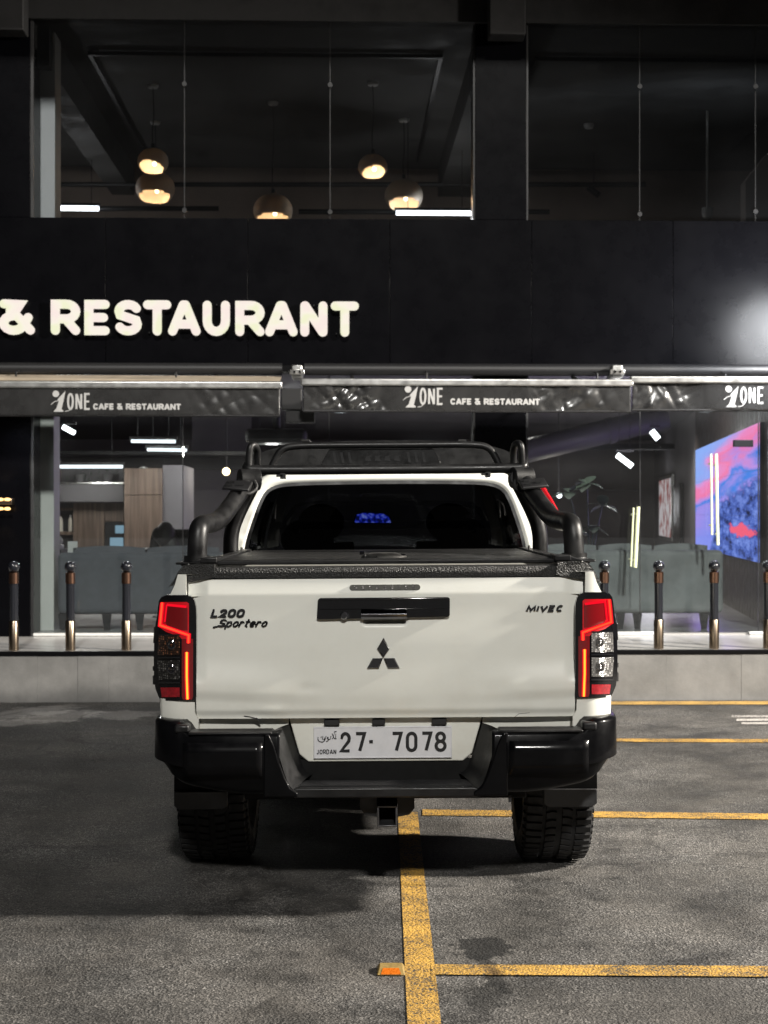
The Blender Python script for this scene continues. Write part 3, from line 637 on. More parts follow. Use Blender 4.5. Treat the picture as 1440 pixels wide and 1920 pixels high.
zt, zb = (Zs(793, Ya)+Zs(843, Yb))/2, (Zs(1057, Ya)+Zs(1025, Yb))/2
mb = MB(); wallbox(mb, Ya, Yb, .032, .075, zb, zt); build('screen_housing', mb, pipe_black, scr)
nx, nz = 10, 3
lamp('screen_glow', 'AREA', wallpt((Ya+Yb)/2, .12, (zb+zt)/2), 48, (.60, .36, 1), size=5.5, size_y=1.2, aim=wallpt((Ya+Yb)/2, 3, (zb+zt)/2+.3))
for i in range(nx):
    for j in range(nz):
        y0 = Yb+(Ya-Yb)*i/nx; y1 = Yb+(Ya-Yb)*(i+1)/nx; z0 = zb+(zt-zb)*j/nz; z1 = zb+(zt-zb)*(j+1)/nz
        mb = MB(); mb.add([wallpt(y0-.001, .079, z0+.001), wallpt(y1+.001, .079, z0+.001), wallpt(y1+.001, .079, z1-.001), wallpt(y0-.001, .079, z1-.001)], [(0, 1, 2, 3)])
        o = build('screen_panel', mb, screen_pic, scr, smooth=0)
        uv = o.data.uv_layers.new(name='UV'); n = Vector(OFF[scr.name])
        for lp in o.data.loops:
            c = o.data.vertices[lp.vertex_index].co + n
            best = min(range(4), key=lambda q: (Vector(mb.v[q])-c).length)
            uv.data[lp.index].uv = [(i/nx, j/nz), ((i+1)/nx, j/nz), ((i+1)/nx, (j+1)/nz), (i/nx, (j+1)/nz)][best]
for Y0, Y1, py0, py1, m_, lab, fm in ((25.6, 28.6, 893, 1012, picture_a, 'tall lit framed print, the farther one on the grey side wall', steel), (23.8, 25.1, 908, 1032, picture_b, 'tall dark framed print nearer the video wall', pipe_black)):
    pc = thing('framed_picture', lab, 'picture', wallpt(Y0, .03, 1.2), 'framed prints on the side wall', rot=FA)
    Ym = (Y0+Y1)/2; z1, z0 = Zs(py0, Ym), Zs(py1, Ym)
    mb = MB(); wallbox(mb, Y0, Y1, .002, .06, z0, z1); build('frame', mb, fm, pc, bevel=.005)
    mb = MB(); wallbox(mb, Y0+.1, Y1-.1, .061, .064, z0+.06, z1-.06); build('print', mb, m_, pc)
    if fm is steel:
        q = wallpt((Y0+Y1)/2, .35, (z0+z1)/2); lamp('lightbox_glow', 'POINT', q, 14, (1, .95, .98), size=.3)

# ------------------------------------------------------------------ lights of the place
tubes = [  # px0, py0, px1, py1, depth v, radius, material, watts, label, group
 (93, 875, 230, 875, 4.3, .020, led_soft, 14, 'long slim light tube over the bar counter by the white pier'),
 (246, 827, 329, 828, 3.4, .018, led_soft, 16, 'upper of two short light tubes left of the glass seam'),
 (276, 843, 350, 844, 4.0, .018, led_soft, 16, 'lower of two short light tubes crossing the glass seam'),
 (478, 828, 543, 828, 5.0, .020, led_soft, 25, 'short light tube showing just above the truck rack'),
 (118, 800, 140, 812, 3.0, .026, led_white, 30, 'tilted bright spot tube beside the white pier'),
 (1222, 808, 1234, 823, 4.0, .036, led_white, 30, 'higher tilted bright spot tube under the purple ceiling'),
 (1157, 853, 1185, 874, 5.0, .034, led_white, 30, 'lower tilted bright light tube right of the truck'),
 (95, 390, 185, 391, 4.0, .028, led_white, 9, 'white light tube low in the upper window, beside the pier'),
 (743, 399, 888, 400, 3.4, .026, led_white, 12, 'long white light tube low in the upper window, beside the black column'),
]
for a, b, c, d, v, r_, m_, wt, lab in tubes:
    p, q = Vector(F(a, b, v)), Vector(F(c, d, v)); mid = (p+q)/2
    t = thing('light_tube', lab, 'light', mid, 'light tubes in the restaurant', rot=FA)
    mb = MB(); mb.tube([p, q], r_, 12); build('diffuser', mb, m_, t)
    mb = MB(); mb.box(min(p.x, q.x)-.02, v-.02, max(p.z, q.z)+r_+.002, max(p.x, q.x)+.02, v+.02, max(p.z, q.z)+r_+.03)
    top = 3.0 if b > 600 else 5.98
    for k in (.15, .85):
        s = p.lerp(q, k); mb.cyl((s.x, v, max(p.z, q.z)+r_+.031), (s.x, v, top), .004, 6)
    build('housing', mb, pipe_black, t)
    lamp('tube_light', 'POINT', (mid.x, v, mid.z-.12), wt, (1, .96, .92), size=.08)
for px, py, v, r_, lab in ((424, 884, 6, .05, 'round warm wall spot left of the roll bar'), (1049, 929, 8, .036, 'small round white downlight right of the red jack')):
    p = F(px, py, v); t = thing('spot_lamp', lab, 'light', p, rot=FA)
    mb = MB(); mb.lathe([(r_*1.15, 0), (r_*1.15, .12), (0, .12)], p, 16, 'y'); build('can', mb, pipe_black, t)
    mb = MB(); mb.ball((p[0], p[1]+.02, p[2]), r_, n=14, m=8); build('bulb', mb, warm_bulb if px < 500 else led_white, t)
    mb = MB(); mb.cyl((p[0], v+.08, p[2]+r_*1.1), (p[0], v+.08, 3.0), .008, 6); build('rod', mb, pipe_black, t)
    lamp('spot_light', 'POINT', (p[0], p[1]-.15, p[2]), 12, (1, .9, .75), size=.06)
# added fill light for the dining room, from unseen lamps above the fascia line
for u in (-3.2, -.4, 2.2, 4.2):
    for v in (3.2, 8.0):
        t = thing('fill_downlight', 'added unseen ceiling fill light '+{-3.2: 'above the charcoal sofa', -.4: 'above the middle of the room', 2.2: 'above the grey green sofa', 4.2: 'beside the video wall'}[u]+(', near the glass' if v < 5 else ', deep in the room'), 'light', (u, v, 2.97), 'added fill lights over the dining room', rot=FA)
        mb = MB(); mb.lathe([(0, 0), (.08, 0), (.1, -.012), (.1, .029)], (u, v, 2.97), 16); build('diffuser', mb, led_soft, t)
        lamp('downlight', 'SPOT', (u, v, 2.93), 75 if v < 5 else 110, (1, .92, .86), size=.1, aim=(u, v, 0), spot=R(130), blend=.8)

for px, lab in ((30, 'under the fascia above the dark left column'), (330, 'under the fascia left of the awning gap'), (800, 'under the fascia behind the middle awning'), (1120, 'under the fascia over the right glass doors'), (1360, 'under the fascia in front of the video wall')):
    u = FU(px, -.3); z = 2.47  # fill lamps added out of sight behind the valances to brighten the platform
    t = thing('soffit_fill_lamp', 'small added unseen fill light '+lab, 'light', (u, -.3, z), 'added fill lights over the platform', rot=FA)
    mb = MB(); mb.lathe([(0, -.004), (.05, -.004), (.06, -.014), (.06, -.0)], (u, -.3, z), 16); build('diffuser', mb, led_soft, t)
    mb = MB(); mb.tube([(u, -.3, z+.001), (u, -.3, ZF-.1), (u, -.021, ZF-.04)], .008, 8); build('stem', mb, pipe_black, t)
    lamp('soffit_fill', 'SPOT', (u, -.3, z-.03), 24 if px < 100 else 14 if px < 900 else 26, (.92, .95, 1), size=.05, aim=(u, -.25, 0), spot=R(140), blend=.9)
def pendant(px, py, dia, pyc, lab, opening=0, px2=None):
    v = None
    Yc = FPX*(5.98-CAMH)/(960-pyc); v = (Yc-FY)/math.cos(FA); c = F(px, py, v); r_ = dia/2*FYY(px, v)/FPX
    t = thing('pendant_lamp', lab, 'lamp', (c[0], v, 5.98), 'domed pendant lamps in the upper room', rot=FA)
    mb = MB(); mb.lathe([(0, -.03), (.05, -.03), (.06, -.012), (.06, -.001)], (c[0], v, 5.98), 18); build('canopy', mb, card_white, t)
    hz = r_*.86
    mb = MB(); mb.tube(smooth_path([(c[0], v, 5.95), (c[0]+.01, v, 5.6), (c[0]-.012, v, c[2]+hz+.2), (c[0], v, c[2]+hz)], 2), .005, 6); build('cord', mb, pipe_black, t)
    mb = MB(); mb.lathe([(0, .06), (.02, .05), (.022, -.02)], (c[0], v, c[2]+hz), 12); build('cord_cap', mb, pipe_black, t)
    sh = MB(); n, m = 40, 28; keep = []
    def P(u, w_):
        a = 2*math.pi*u; b_ = math.pi*w_; return (c[0]+r_*math.sin(b_)*math.cos(a), v+r_*math.sin(b_)*math.sin(a), c[2]+hz*math.cos(b_))
    for j in range(m):
        for i in range(n):
            a = 2*math.pi*(i+.5)/n; w_ = (j+.5)/m; z = math.cos(math.pi*w_); fr_ = -math.sin(a)
            x = math.cos(a)*math.sin(math.pi*w_)
            cut = -.78 + .62*max(0, fr_)*(1 - (.45*x if opening == 0 else (.35-.5*x*x if opening == 1 else -.45*x)))
            if z > cut: keep.append((i, j))
    vs = [P(i/n, j/m) for j in range(m+1) for i in range(n+1)]
    sh.add(vs, [(j*(n+1)+i, j*(n+1)+i+1, (j+1)*(n+1)+i+1, (j+1)*(n+1)+i) for i, j in keep])
    o = build('shade', sh, shade_mat, t, smooth=60); md = o.modifiers.new('thick', 'SOLIDIFY'); md.thickness = .008; md.offset = -1
    mb = MB(); mb.ball((c[0]+.1*r_, v-.1*r_, c[2]-.18*r_), .022, n=14, m=8); build('bulb', mb, warm_bulb, t)
    lamp('pendant_bulb', 'POINT', (c[0]+.1*r_, v-.1*r_, c[2]-.3*r_), 6, (1, .62, .33), size=.035)
pendant(287, 303, 58, 163, 'small pale dome pendant, upper of the left pair in the window', 0)
pendant(291, 353, 73, 231, 'wide pale dome pendant with lit cutout, lower of the left pair', 1)
pendant(512, 395, 74, 193, 'unlit looking dome pendant half hidden by the black fascia', 1)
pendant(699, 313, 55, 155, 'small pale dome pendant at right, hanging higher beside its pair', 2)
pendant(757, 367, 72, 223, 'wide pale dome pendant above the long white light tube', 1)
def track(pxa, pxb, pya, pyb, lab):
    Ya_, Yb_ = FPX*(5.95-CAMH)/(960-pya), FPX*(5.95-CAMH)/(960-pyb); va, vb = Ya_-FY, Yb_-FY
    u0, u1 = FU(pxa, va), FU(pxb, va); t = thing('ceiling_track', lab, 'light track', (u0, va, 5.95), 'lighting tracks under the upper ceiling', rot=FA)
    for nm, bx in (('front_rail', (u0, va-.02, u1, va+.02)), ('side_rail', (u0, va+.021, u0+.04, vb)), ('side_rail', (u1-.04, va+.021, u1, vb))):
        mb = MB(); mb.box(bx[0], bx[1], 5.93, bx[2], bx[3], 5.965); build(nm, mb, pipe_black, t)
    for x in (u0+.1, u1-.1, (u0+u1)/2):
        mb = MB(); mb.cyl((x, va, 5.965), (x, va, 5.98), .01, 6); build('hanger', mb, pipe_black, t)
track(165, 830, 105, 300, 'black rectangular lighting track behind the left upper window')
track(1003, 1560, 108, 280, 'black lighting track behind the right upper window')
# small ceiling fittings upper right
p = F(1104, 245, 3.6); t = MB(); t.lathe([(0, -.05), (.045, -.05), (.06, -.02), (.06, .0)], (p[0], p[1], 5.98), 16)
props(build('smoke_detector', t, card_white, origin=(p[0], p[1], 5.98), rot=FA), 'small round white smoke detector on the dark upper ceiling', 'smoke detector')
p = F(269, 884, 5.3); t = MB(); t.lathe([(0, -.06), (.03, -.06), (.06, -.04), (.07, .0)], p, 18, 'y')
props(build('wall_camera', t, card_white, origin=p, rot=FA), 'round white dome fitting high on the wood panel', 'camera')
p = F(1112, 361, 5.0); t = MB(); t.tube([(p[0]-.05, p[1], p[2]+.06), (p[0]+.05, p[1]-.1, p[2]-.05)], .04, 12); t.cyl((p[0], p[1]-.04, p[2]+.02), (p[0], p[1]-.04, 5.98), .006, 6)
props(build('track_spot', t, pipe_black, origin=p, rot=FA), 'unlit black spotlight head in the right upper window', 'spotlight')
p = F(1326, 400, 3.0); t = MB(); t.lathe([(.0, -.07), (.05, -.05), (.06, 0), (.06, .06)], p, 16); t.cyl((p[0], p[1], p[2]+.06), (p[0], p[1], 5.98), .012, 8)
props(build('dome_camera', t, card_white, origin=p, rot=FA), 'white dome camera hanging near the cream partition', 'camera')

# wall sconce on the left black column
sc_ = thing('wall_sconce', 'small brass wall light with glowing slots on the left column', 'wall light', F(8, 960, 0), rot=FA)
a, b = F(-8, 950, -.1), F(22, 931, -.1)
mb = MB(); a = F(-12, 946, -.1); b = F(22, 934, -.1); mb.box(a[0], -.1, a[2], b[0], .011, b[2]); build('body', mb, brass, sc_, bevel=.004)
for py in (939, 953):
    for px in (1, 14):
        c = F(px, py, -.1); mb = MB(); mb.ball((c[0], -.103, c[2]+(.012 if py < 945 else -.004)), .03, .012, .014, 12, 8); build('glow_slot', mb, emit_mat('sconce_glow', (1, .60, .22), 3.0), sc_)
c = F(5, 945, -.1)
for dz in (.12, -.12): lamp('sconce_light', 'SPOT', (c[0], -.09, c[2]+dz*.6), 5, (1, .7, .35), size=.02, aim=(c[0], -.0, c[2]+dz*8), spot=R(70))

# ------------------------------------------------------------------ illuminated letters on the fascia
sg = thing('illuminated_sign', 'glowing white channel letters reading & RESTAURANT on the black fascia', 'sign', F(380, 630, -.07), rot=FA)
let = [('&', -4, 65), ('R', 95, 150), ('E', 158, 207), ('S', 213, 267), ('T', 268, 321), ('A', 315, 376), ('U', 380, 431), ('R', 441, 496), ('A', 497, 558), ('N', 563, 614), ('T', 620, 673)]
for ch, a, b in let:
    v = -.07; py1 = 627 + (a/670)*4.5; py0 = py1-66
    u0, u1 = FU(a, v), FU(b, v); z0, z1 = FZ(py1, v, a), FZ(py0, v, a)
    mb = MB(); glyph(mb, ch, u0, z0, u1-u0, z1-z0, .080, lambda x, z, d, k: (x, v+.0006*k+d*.014, z))
    o = build('letter', mb, sign_face, sg)
    mb = MB()
    for q in (.25, .75): mb.cyl((u0+(u1-u0)*(.2 if q < .5 else .5), v+.036, z0+(z1-z0)*(.1 if q < .5 else .9)), (u0+(u1-u0)*(.2 if q < .5 else .5), -.001, z0+(z1-z0)*(.1 if q < .5 else .9)), .006, 6)
    build('stand_off', mb, pipe_black, o)

# ------------------------------------------------------------------ awnings
def crinkle(x, z, seed, amp):
    a = x*.8+z*.6; b = z*.8-x*.6; c = x*.5-z*.86
    m = max(0, min(1, .55+1.1*noise.noise(Vector((x*1.6, z*1.2, seed+20)))))
    r1 = 1-abs(noise.noise(Vector((a*7, b*2.2, seed+3))))*2.2; r2 = 1-abs(noise.noise(Vector((c*9, a*3, seed+9))))*2.2
    return amp*(noise.noise(Vector((x*2.4, z*1.6, seed)))*.7 + m*(r1*.55+r2*.4) + m*noise.noise(Vector((x*22, z*17, seed+5)))*.10)
def awning(pa, pb, py_top, py_bot, v, label, seed, logo_px, scale, beige=False, amp=.02, tail=True, calm=()):
    aw = thing('awning', label, 'awning', (FU((pa+pb)/2, v), v, FZ(py_top, v)), 'retracted awnings along the storefront', rot=FA)
    u0, u1 = FU(pa, v), FU(pb, v); zt, zb = FZ(py_top, v), FZ(py_bot, v)
    def amp_at(u):
        k = 1.
        for a, b in calm:
            ua, ub = FU(a, v), FU(b, v)
            if ua-.15 < u < ub+.15: k = min(k, .03 + .97*max(0, (ua-u)/.15, (u-ub)/.15))
        return amp*k
    mb = MB(); mb.grid(lambda s, t_: (u0+(u1-u0)*s, v+crinkle(u0+(u1-u0)*s, zb+(zt-zb)*t_, seed, amp_at(u0+(u1-u0)*s)), zb+(zt-zb)*t_ + .006*noise.noise(Vector((s*30, seed, 0)))*(1-t_)), 260, 24)
    va = build('valance', mb, awning_fabric, aw, smooth=180); md = va.modifiers.new('thick', 'SOLIDIFY'); md.thickness = .003
    mb = MB(); mb.cyl((u0, v+.012, zb-.004), (u1, v+.012, zb-.004), .011, 8); build('hem', mb, pipe_black, aw)
    mb = MB(); mb.box(u0-.02, v-.025, zt-.006, u1+.02, v+.05, zt+.055); build('front_bar', mb, alu, aw, bevel=.012, seg=3)
    if beige:
        mb = MB(); z2 = FZ(702, v); mb.add([(u0, v-.0, zt+.057), (u1, v+.0, zt+.057), (u1, -.19, FZ(706, -.19)), (u0, -.19, FZ(703, -.19))], [(0, 1, 2, 3)])
        o = build('canopy_fabric', mb, beige_fabric, aw, smooth=0)
        mb = MB(); mb.prism([(u0, zt+.058), (u1, zt+.058), (u1, zt+.06), (u0, zt+.10)], v-.015, v+.01); build('folded_cover', mb, beige_fabric, aw)
    mb = MB(); mb.cyl((u0, -.12, ZF-.05), (u1, -.12, ZF-.05), .055, 14); build('fabric_roll', mb, pipe_black, aw)
    mb = MB()
    for k in (.15, .85):
        x = u0+(u1-u0)*k; mb.tube([(x, -.1, ZF-.11), (x+.0, v+.05, zt+.02)], .018, 8)
    build('folding_arm', mb, pipe_black, aw)
    # white print, 1.2 mm proud of the fabric
    def put(ch, a, b, t0, t1, sw, m_=None, cap='butt', slant=0.):
        x0_, x1_ = FU(a, v), FU(b, v); z0_, z1_ = FZ(t1, v, a), FZ(t0, v, a)
        glyph(mbp, ch, x0_, z0_, x1_-x0_, z1_-z0_, sw, lambda x, z, d, k: (x, v-.006+.0004*k+.002*d+crinkle(x, z, seed, amp_at(x)), z), cap, slant)
    lx, ly = logo_px
    S_ = scale; q = lambda x, y: (lx+x*S_, ly+y*S_)
    mbp = MB(); fn = lambda x, z, d: (x, v-.006+.002*d+crinkle(x, z, seed, amp_at(x)), z)
    cx, cz = FU(q(8, 6)[0], v), FZ(q(8, 6)[1], v); rr = 6.3*S_*FYY(lx, v)/FPX
    ring = [(cx+rr*math.cos(2*math.pi*k/20), cz+rr*math.sin(2*math.pi*k/20)) for k in range(20)]
    mbp.hull8([fn(x, z, 0) for x, z in ring], [fn(x, z, 1) for x, z in ring])
    one = [(3, 40), (9, 34), (14, 19), (11, 17), (26.5, 0), (23.5, 16), (19, 35), (22.5, 38), (22, 40)]
    one = [(FU(q(*c)[0], v), FZ(q(*c)[1], v)) for c in one]
    tri = [(0, 1, 6), (1, 2, 5), (1, 5, 6), (2, 3, 4), (2, 4, 5), (6, 7, 8), (0, 6, 8)]
    nn_ = len(one); mbp.add([fn(x, z, 0) for x, z in one]+[fn(x, z, 1) for x, z in one], tri+[tuple(nn_+i for i in f[::-1]) for f in tri]+[(i, (i+1) % nn_, nn_+(i+1) % nn_, nn_+i) for i in range(nn_)])
    sw_ = [(FU(q(*c)[0], v), FZ(q(*c)[1], v)) for c in [(-1, 26), (5, 21), (14, 18.5), (20, 18.5)]]; mbp.ribbon(sw_, .006, lambda x, z, d: (x, v-.007+.002*d+crinkle(x, z, seed, amp_at(x)), z))
    sw_ = [(FU(q(*c)[0], v), FZ(q(*c)[1], v)) for c in [(26, 39), (33, 38), (38, 33)]]; mbp.ribbon(sw_, .006, lambda x, z, d: (x, v-.007+.002*d+crinkle(x, z, seed, amp_at(x)), z))
    for ch, a, b in (('O', 29.5, 42.5), ('N', 45.5, 58.5), ('E', 62, 75)):
        put(ch, q(a, 0)[0], q(b, 0)[0], q(0, 3)[1], q(0, 35.5)[1], .0175*S_)
    build('logo', mbp, print_white, va)
    mbp = MB(); x = 79*S_+lx+ (8 if not beige else 0); wch = {'C': 10, 'A': 11, 'F': 8.5, 'E': 8.5, '&': 11, 'R': 10, 'S': 10, 'T': 9.5, 'U': 10, 'N': 10.5}
    for word in ('CAFE', '&', 'RESTAURANT'):
        for ch in word:
            wd = wch[ch]*S_; put(ch, x, x+wd, q(0, 22.5)[1]+.4*(x-lx)/100, q(0, 34.5)[1]+.4*(x-lx)/100, .0145*S_, cap='round'); x += wd+.6*S_
        x += 5.5*S_
    build('lettering', mbp, print_white, va)
    return aw
awning(-330, 525, 728, 779, -.58, 'left retracted awning with beige canopy and smooth printed valance', 1.3, (97, 734), .98, True, .014, calm=((-100, 345),))
awning(568, 1183, 722, 770, -.62, 'middle retracted awning with creased glossy printed valance', 4.1, (757, 724), 1.0, False, .034, calm=((745, 990),))
awning(1186, 1800, 716, 767, -.62, 'right retracted awning with wrinkled valance cut by the frame', 8.7, (1358, 722), 1.0, False, .045, calm=((1352, 1600),))
for px, lab in ((557, 'silver awning clamp between the left and middle awnings'), (1158, 'silver awning clamp between the middle and right awnings')):
    a = thing('awning_clamp', lab, 'bracket', F(px, 706, -.2), 'awning clamps under the fascia', rot=FA)
    mb = MB(); c = F(px-10, 708, -.3); d = F(px+10, 684, -.3); mb.box(c[0], -.3, c[2], d[0], -.021, d[2]); build('bracket_body', mb, alu, a, bevel=.01)
    mb = MB(); c = F(px-14, 702, -.34); d = F(px+14, 692, -.34); mb.box(c[0], -.34, c[2], d[0], -.302, d[2]); build('jaw', mb, steel, a, bevel=.006)
    for k in (-5, 5):
        c = F(px+k, 697, -.345); mb = MB(); mb.lathe([(0, -.012), (.011, -.012), (.011, .003)], (c[0], -.341, c[2]), 6, 'y'); build('bolt', mb, chrome, a)
bx = thing('awning_motor_box', 'black control boxes hanging in the gap between two awnings', 'box', F(547, 760, -.2), rot=FA)
for a, b, c, d, nm in ((527, 728, 566, 768, 'motor_housing'), (535, 770, 590, 792, 'junction_box')):
    p, q_ = F(a, d, -.2), F(b if False else c, b, -.2); mb = MB(); mb.box(p[0], -.2, p[2], q_[0], -.02, q_[2]); build(nm, mb, pipe_black, bx, bevel=.008)

# floodlight on the fascia just beyond the right edge: its glow falls on the cladding and the awning
VG = -1.15; c = F(1592, 566, VG)
fl = thing('arm_floodlight', 'round floodlight on a long arm aimed at the fascia, beyond the right edge', 'wall light', (c[0], 0, c[2]+.2), rot=FA)
mb = MB(); mb.lathe([(0, -.03), (.07, -.03), (.08, -.001), (0, -.001)], (c[0], 0, c[2]+.2), 20, 'y'); build('base', mb, alu, fl)
mb = MB(); mb.tube(smooth_path([(c[0], -.03, c[2]+.2), (c[0], VG+.2, c[2]+.34), (c[0], VG, c[2]+.32), (c[0], VG, c[2]+.22)], 3), .016, 10); build('arm', mb, alu, fl)
mb = MB(); mb.lathe([(0, -.10), (.10, -.10), (.21, -.02), (.22, .03)], (c[0], VG, c[2]), 24, 'y'); build('lamp_head', mb, alu, fl)
mb = MB(); mb.lathe([(0, .012), (.2, .012), (.21, .0), (0, .0)], (c[0], VG, c[2]), 24, 'y'); build('lens', mb, emit_mat('floodlight_lens', (.95, .97, 1), .8), fl)
lamp('sign_floodlight', 'SPOT', (c[0], VG+.05, c[2]), 700, (.95, .97, 1), size=.34, aim=(c[0]-.1, 0, c[2]-.25), spot=R(150), blend=.55)

# ------------------------------------------------------------------ bollards
def bollard(u, label):
    v = V0+.16
    t = thing('bollard', label, 'bollard', (u, v, PT), 'bollards along the platform edge', rot=FA)
    mb = MB(); mb.lathe([(.038, 0), (.040, .002), (.040, .235), (.037, .24)], (u, v, PT+.001), 24); build('base_sleeve', mb, brass, t)
    mb = MB(); mb.lathe([(.034, .238), (.034, .54)], (u, v, PT), 24); build('post', mb, bollard_black, t)
    mb = MB(); mb.lathe([(.034, .54), (.039, .541), (.039, .628), (.034, .63), (.012, .636)], (u, v, PT), 24); build('copper_collar', mb, copper, t)
    mb = MB(); mb.ball((u, v, PT+.676), .047, n=24, m=14); mb.cyl((u, v, PT+.63), (u, v, PT+.65), .014, 12); build('ball_finial', mb, bollard_black, t)
    return t
bs = [(26, 'black ball-topped bollard at far left, in front of the dark column'), (132, 'black ball-topped bollard in front of the grey sofa left end'), (237, 'black ball-topped bollard beside the left tail light'),
      (1133, 'black ball-topped bollard partly hidden by the right tail light'), (1235, 'black ball-topped bollard below the slanted door pulls'), (1339, 'black ball-topped bollard below the video wall'), (1440, 'black ball-topped bollard cut by the right photo edge')]
b0 = None
for px, lab in bs:
    u = FU(px, V0+.16)
    if b0 is None: b0 = bollard(u, lab); bu = u
    else:
        c = copy_tree(b0); c.location = FR((u, V0+.16, PT)); c['label'] = lab

# ------------------------------------------------------------------ interior furniture
def sofa(px0, px1, v, top, label, m_, cush, legs):
    u0, u1 = FU(px0, v), FU(px1, v); zt = FZ(top, v); FL = .42
    t = thing('sofa', label, 'sofa', ((u0+u1)/2, v+.4, FL), rot=FA)
    zb = FL+.15
    mb = MB(); mb.box(u0, v, zb, u1, v+.16, zt); build('backrest', mb, m_, t, bevel=.05, seg=4)
    mb = MB(); mb.box(u0+.06, v+.165, zb, u1-.06, v+.8, zb+.2); build('seat_base', mb, m_, t, bevel=.03)
    for s in (0, 1):
        x = u0 if s == 0 else u1-.16; mb = MB(); mb.box(x, v+.165, zb, x+.16, v+.82, zb+.36); build('armrest', mb, m_, t, bevel=.04, seg=3)
    n = cush; w_ = (u1-u0-.2)/n
    for k in range(n):
        x = u0+.1+k*w_; mb = MB()
        mb.grid(lambda s, q: (x+.01+s*(w_-.02), v+.20+.10*math.sin(math.pi*q)*math.sin(math.pi*s)**.5, zt-.28+.32*q + .02*math.sin(math.pi*s)), 12, 10)
        mb.grid(lambda s, q: (x+.01+s*(w_-.02), v+.20-.06*math.sin(math.pi*q)*math.sin(math.pi*s)**.5, zt-.28+.32*q + .02*math.sin(math.pi*s)), 12, 10)
        build('back_cushion', mb, m_, t, smooth=60)
        mb = MB(); mb.box(x+.01, v+.3, zb+.202, x+w_-.01, v+.78, zb+.32); build('seat_cushion', mb, m_, t, bevel=.04, seg=3)
    for lx in legs:
        x = FU(lx, v+.06)
        mb = MB(); mb.hull8([(x-.04, v+.03, zb), (x+.04, v+.03, zb), (x+.04, v+.1, zb), (x-.04, v+.1, zb)], [(x-.022, v+.04, FL), (x+.022, v+.04, FL), (x+.022, v+.08, FL), (x-.022, v+.08, FL)]); build('leg', mb, dark_leg, t)
    for lx in (px0+20, px1-20):
        x = FU(lx, v+.7); mb = MB(); mb.box(x-.03, v+.72, FL, x+.03, v+.77, zb); build('leg', mb, dark_leg, t)
    return t
sofa(107, 430, .42, 1036, 'charcoal fabric sofa seen from behind through the left glass', sofa_cloth, 2, (118, 200, 262, 400))
sofa(1000, 1358, .42, 1032, 'grey green velvet sofa seen from behind below the video wall', sofa_green, 3, (1020, 1163, 1195, 1320))
# low chairs' legs seen under the sofas: dining table between the sofas
tb = thing('dining_table', 'small dark square table standing behind the left sofa', 'table', (FU(330, 2.2), 2.2, .42), rot=FA)
u = FU(330, 2.2); mb = MB(); mb.box(u-.4, 1.8, 1.10, u+.4, 2.6, 1.14); build('table_top', mb, dark_leg, tb, bevel=.006)
mb = MB(); mb.cyl((u, 2.2, .43), (u, 2.2, 1.10), .035, 14); build('column', mb, dark_leg, tb)
mb = MB(); mb.lathe([(0, .02), (.24, .015), (.25, 0)], (u, 2.2, .42), 24); build('foot', mb, dark_leg, tb)
# shelf unit next to the pier
sh = thing('side_shelf', 'narrow dark shelf unit between the white pier and sofa', 'shelf', (FU(98, .9), .9, .42), rot=FA)
ua, ub = FU(80, .9), FU(110, .9)
for k, z in enumerate((.43, .62, .80, .98, 1.14)):
    mb = MB(); mb.box(ua, .9, z, ub, 1.3, z+.02); build('shelf_board', mb, dark_wall, sh)
mb = MB(); mb.box(ub+.001, .9, .42, ub+.02, 1.3, 1.16); mb.box(ua-.02, .9, .42, ua-.001, 1.3, 1.16); build('side_panel', mb, dark_wall, sh)
mb = MB(); mb.box(ua+.02, .95, 1.161, ub-.01, 1.25, 1.20); mb.ball(((ua+ub)/2+.02, 1.1, 1.24), .06, .08, .05, 12, 8)
props(build('folded_cloth', mb, card_white, origin=((ua+ub)/2, 1.1, 1.16), rot=FA, bevel=.01), 'white folded cloth heap on top of the dark shelf', 'cloth')
ua2 = (ua+ub)/2; mb = MB(); mb.box(ua2-.07, .94, .64, ua2+.07, 1.2, .76); props(build('storage_box', mb, grey_wall, origin=(ua2, 1.05, .64), rot=FA, bevel=.01), 'grey box stored low in the dark shelf unit', 'box')

# bar cabinet behind
vb = 5.2; bar = thing('bar_cabinet', 'wood panelled bar wall with bottle niche and dark hood', 'bar', (FU(220, vb), vb, .42), rot=FA)
def bp_(nm, px0, px1, py0, py1, v0, v1, m_, par=bar, bev=.004):
    a = F(px0, py1, v0); b = F(px1, py0, v0); mb = MB(); mb.box(a[0], v0, max(a[2], .42), b[0], v1, b[2]); return build(nm, mb, m_, par, bevel=bev)
bp_('wood_panel', 137, 195.5, 943, 1150, vb, vb+.1, wood); bp_('wood_panel', 196.5, 232, 943, 978, vb, vb+.1, wood)
bp_('wood_panel', 233, 304, 928.5, 1150, vb-.5, vb-.4, wood); bp_('wood_panel', 233, 304, 878, 927.5, vb-.5, vb-.4, wood)
bp_('side_board', 305, 342, 872, 1150, vb-.42, vb+1.0, grey_wall)
bp_('hood', 60, 232, 908, 941, vb-.3, vb+.1, dark_wall)
bp_('niche_back', 60, 136, 943, 1150, vb+.3, vb+.34, dark_wall)
bp_('shelf_board', 60, 136, 952, 957, vb, vb+.3, wood); bp_('shelf_board', 60, 136, 997, 1003, vb, vb+.3, wood); bp_('counter', 60, 232, 1030, 1036, vb-.35, vb-.001, dark_wall)
bp_('upper_shelf', 93, 232, 904, 907, vb-.3, vb+.1, steel); bp_('upper_back', 93, 232, 880, 903, vb+.11, vb+.14, dark_wall); bp_('wood_end', 93, 112, 880, 903, vb+.0, vb+.1, wood)
zsh = FZ(996.5, vb+.1, 110)
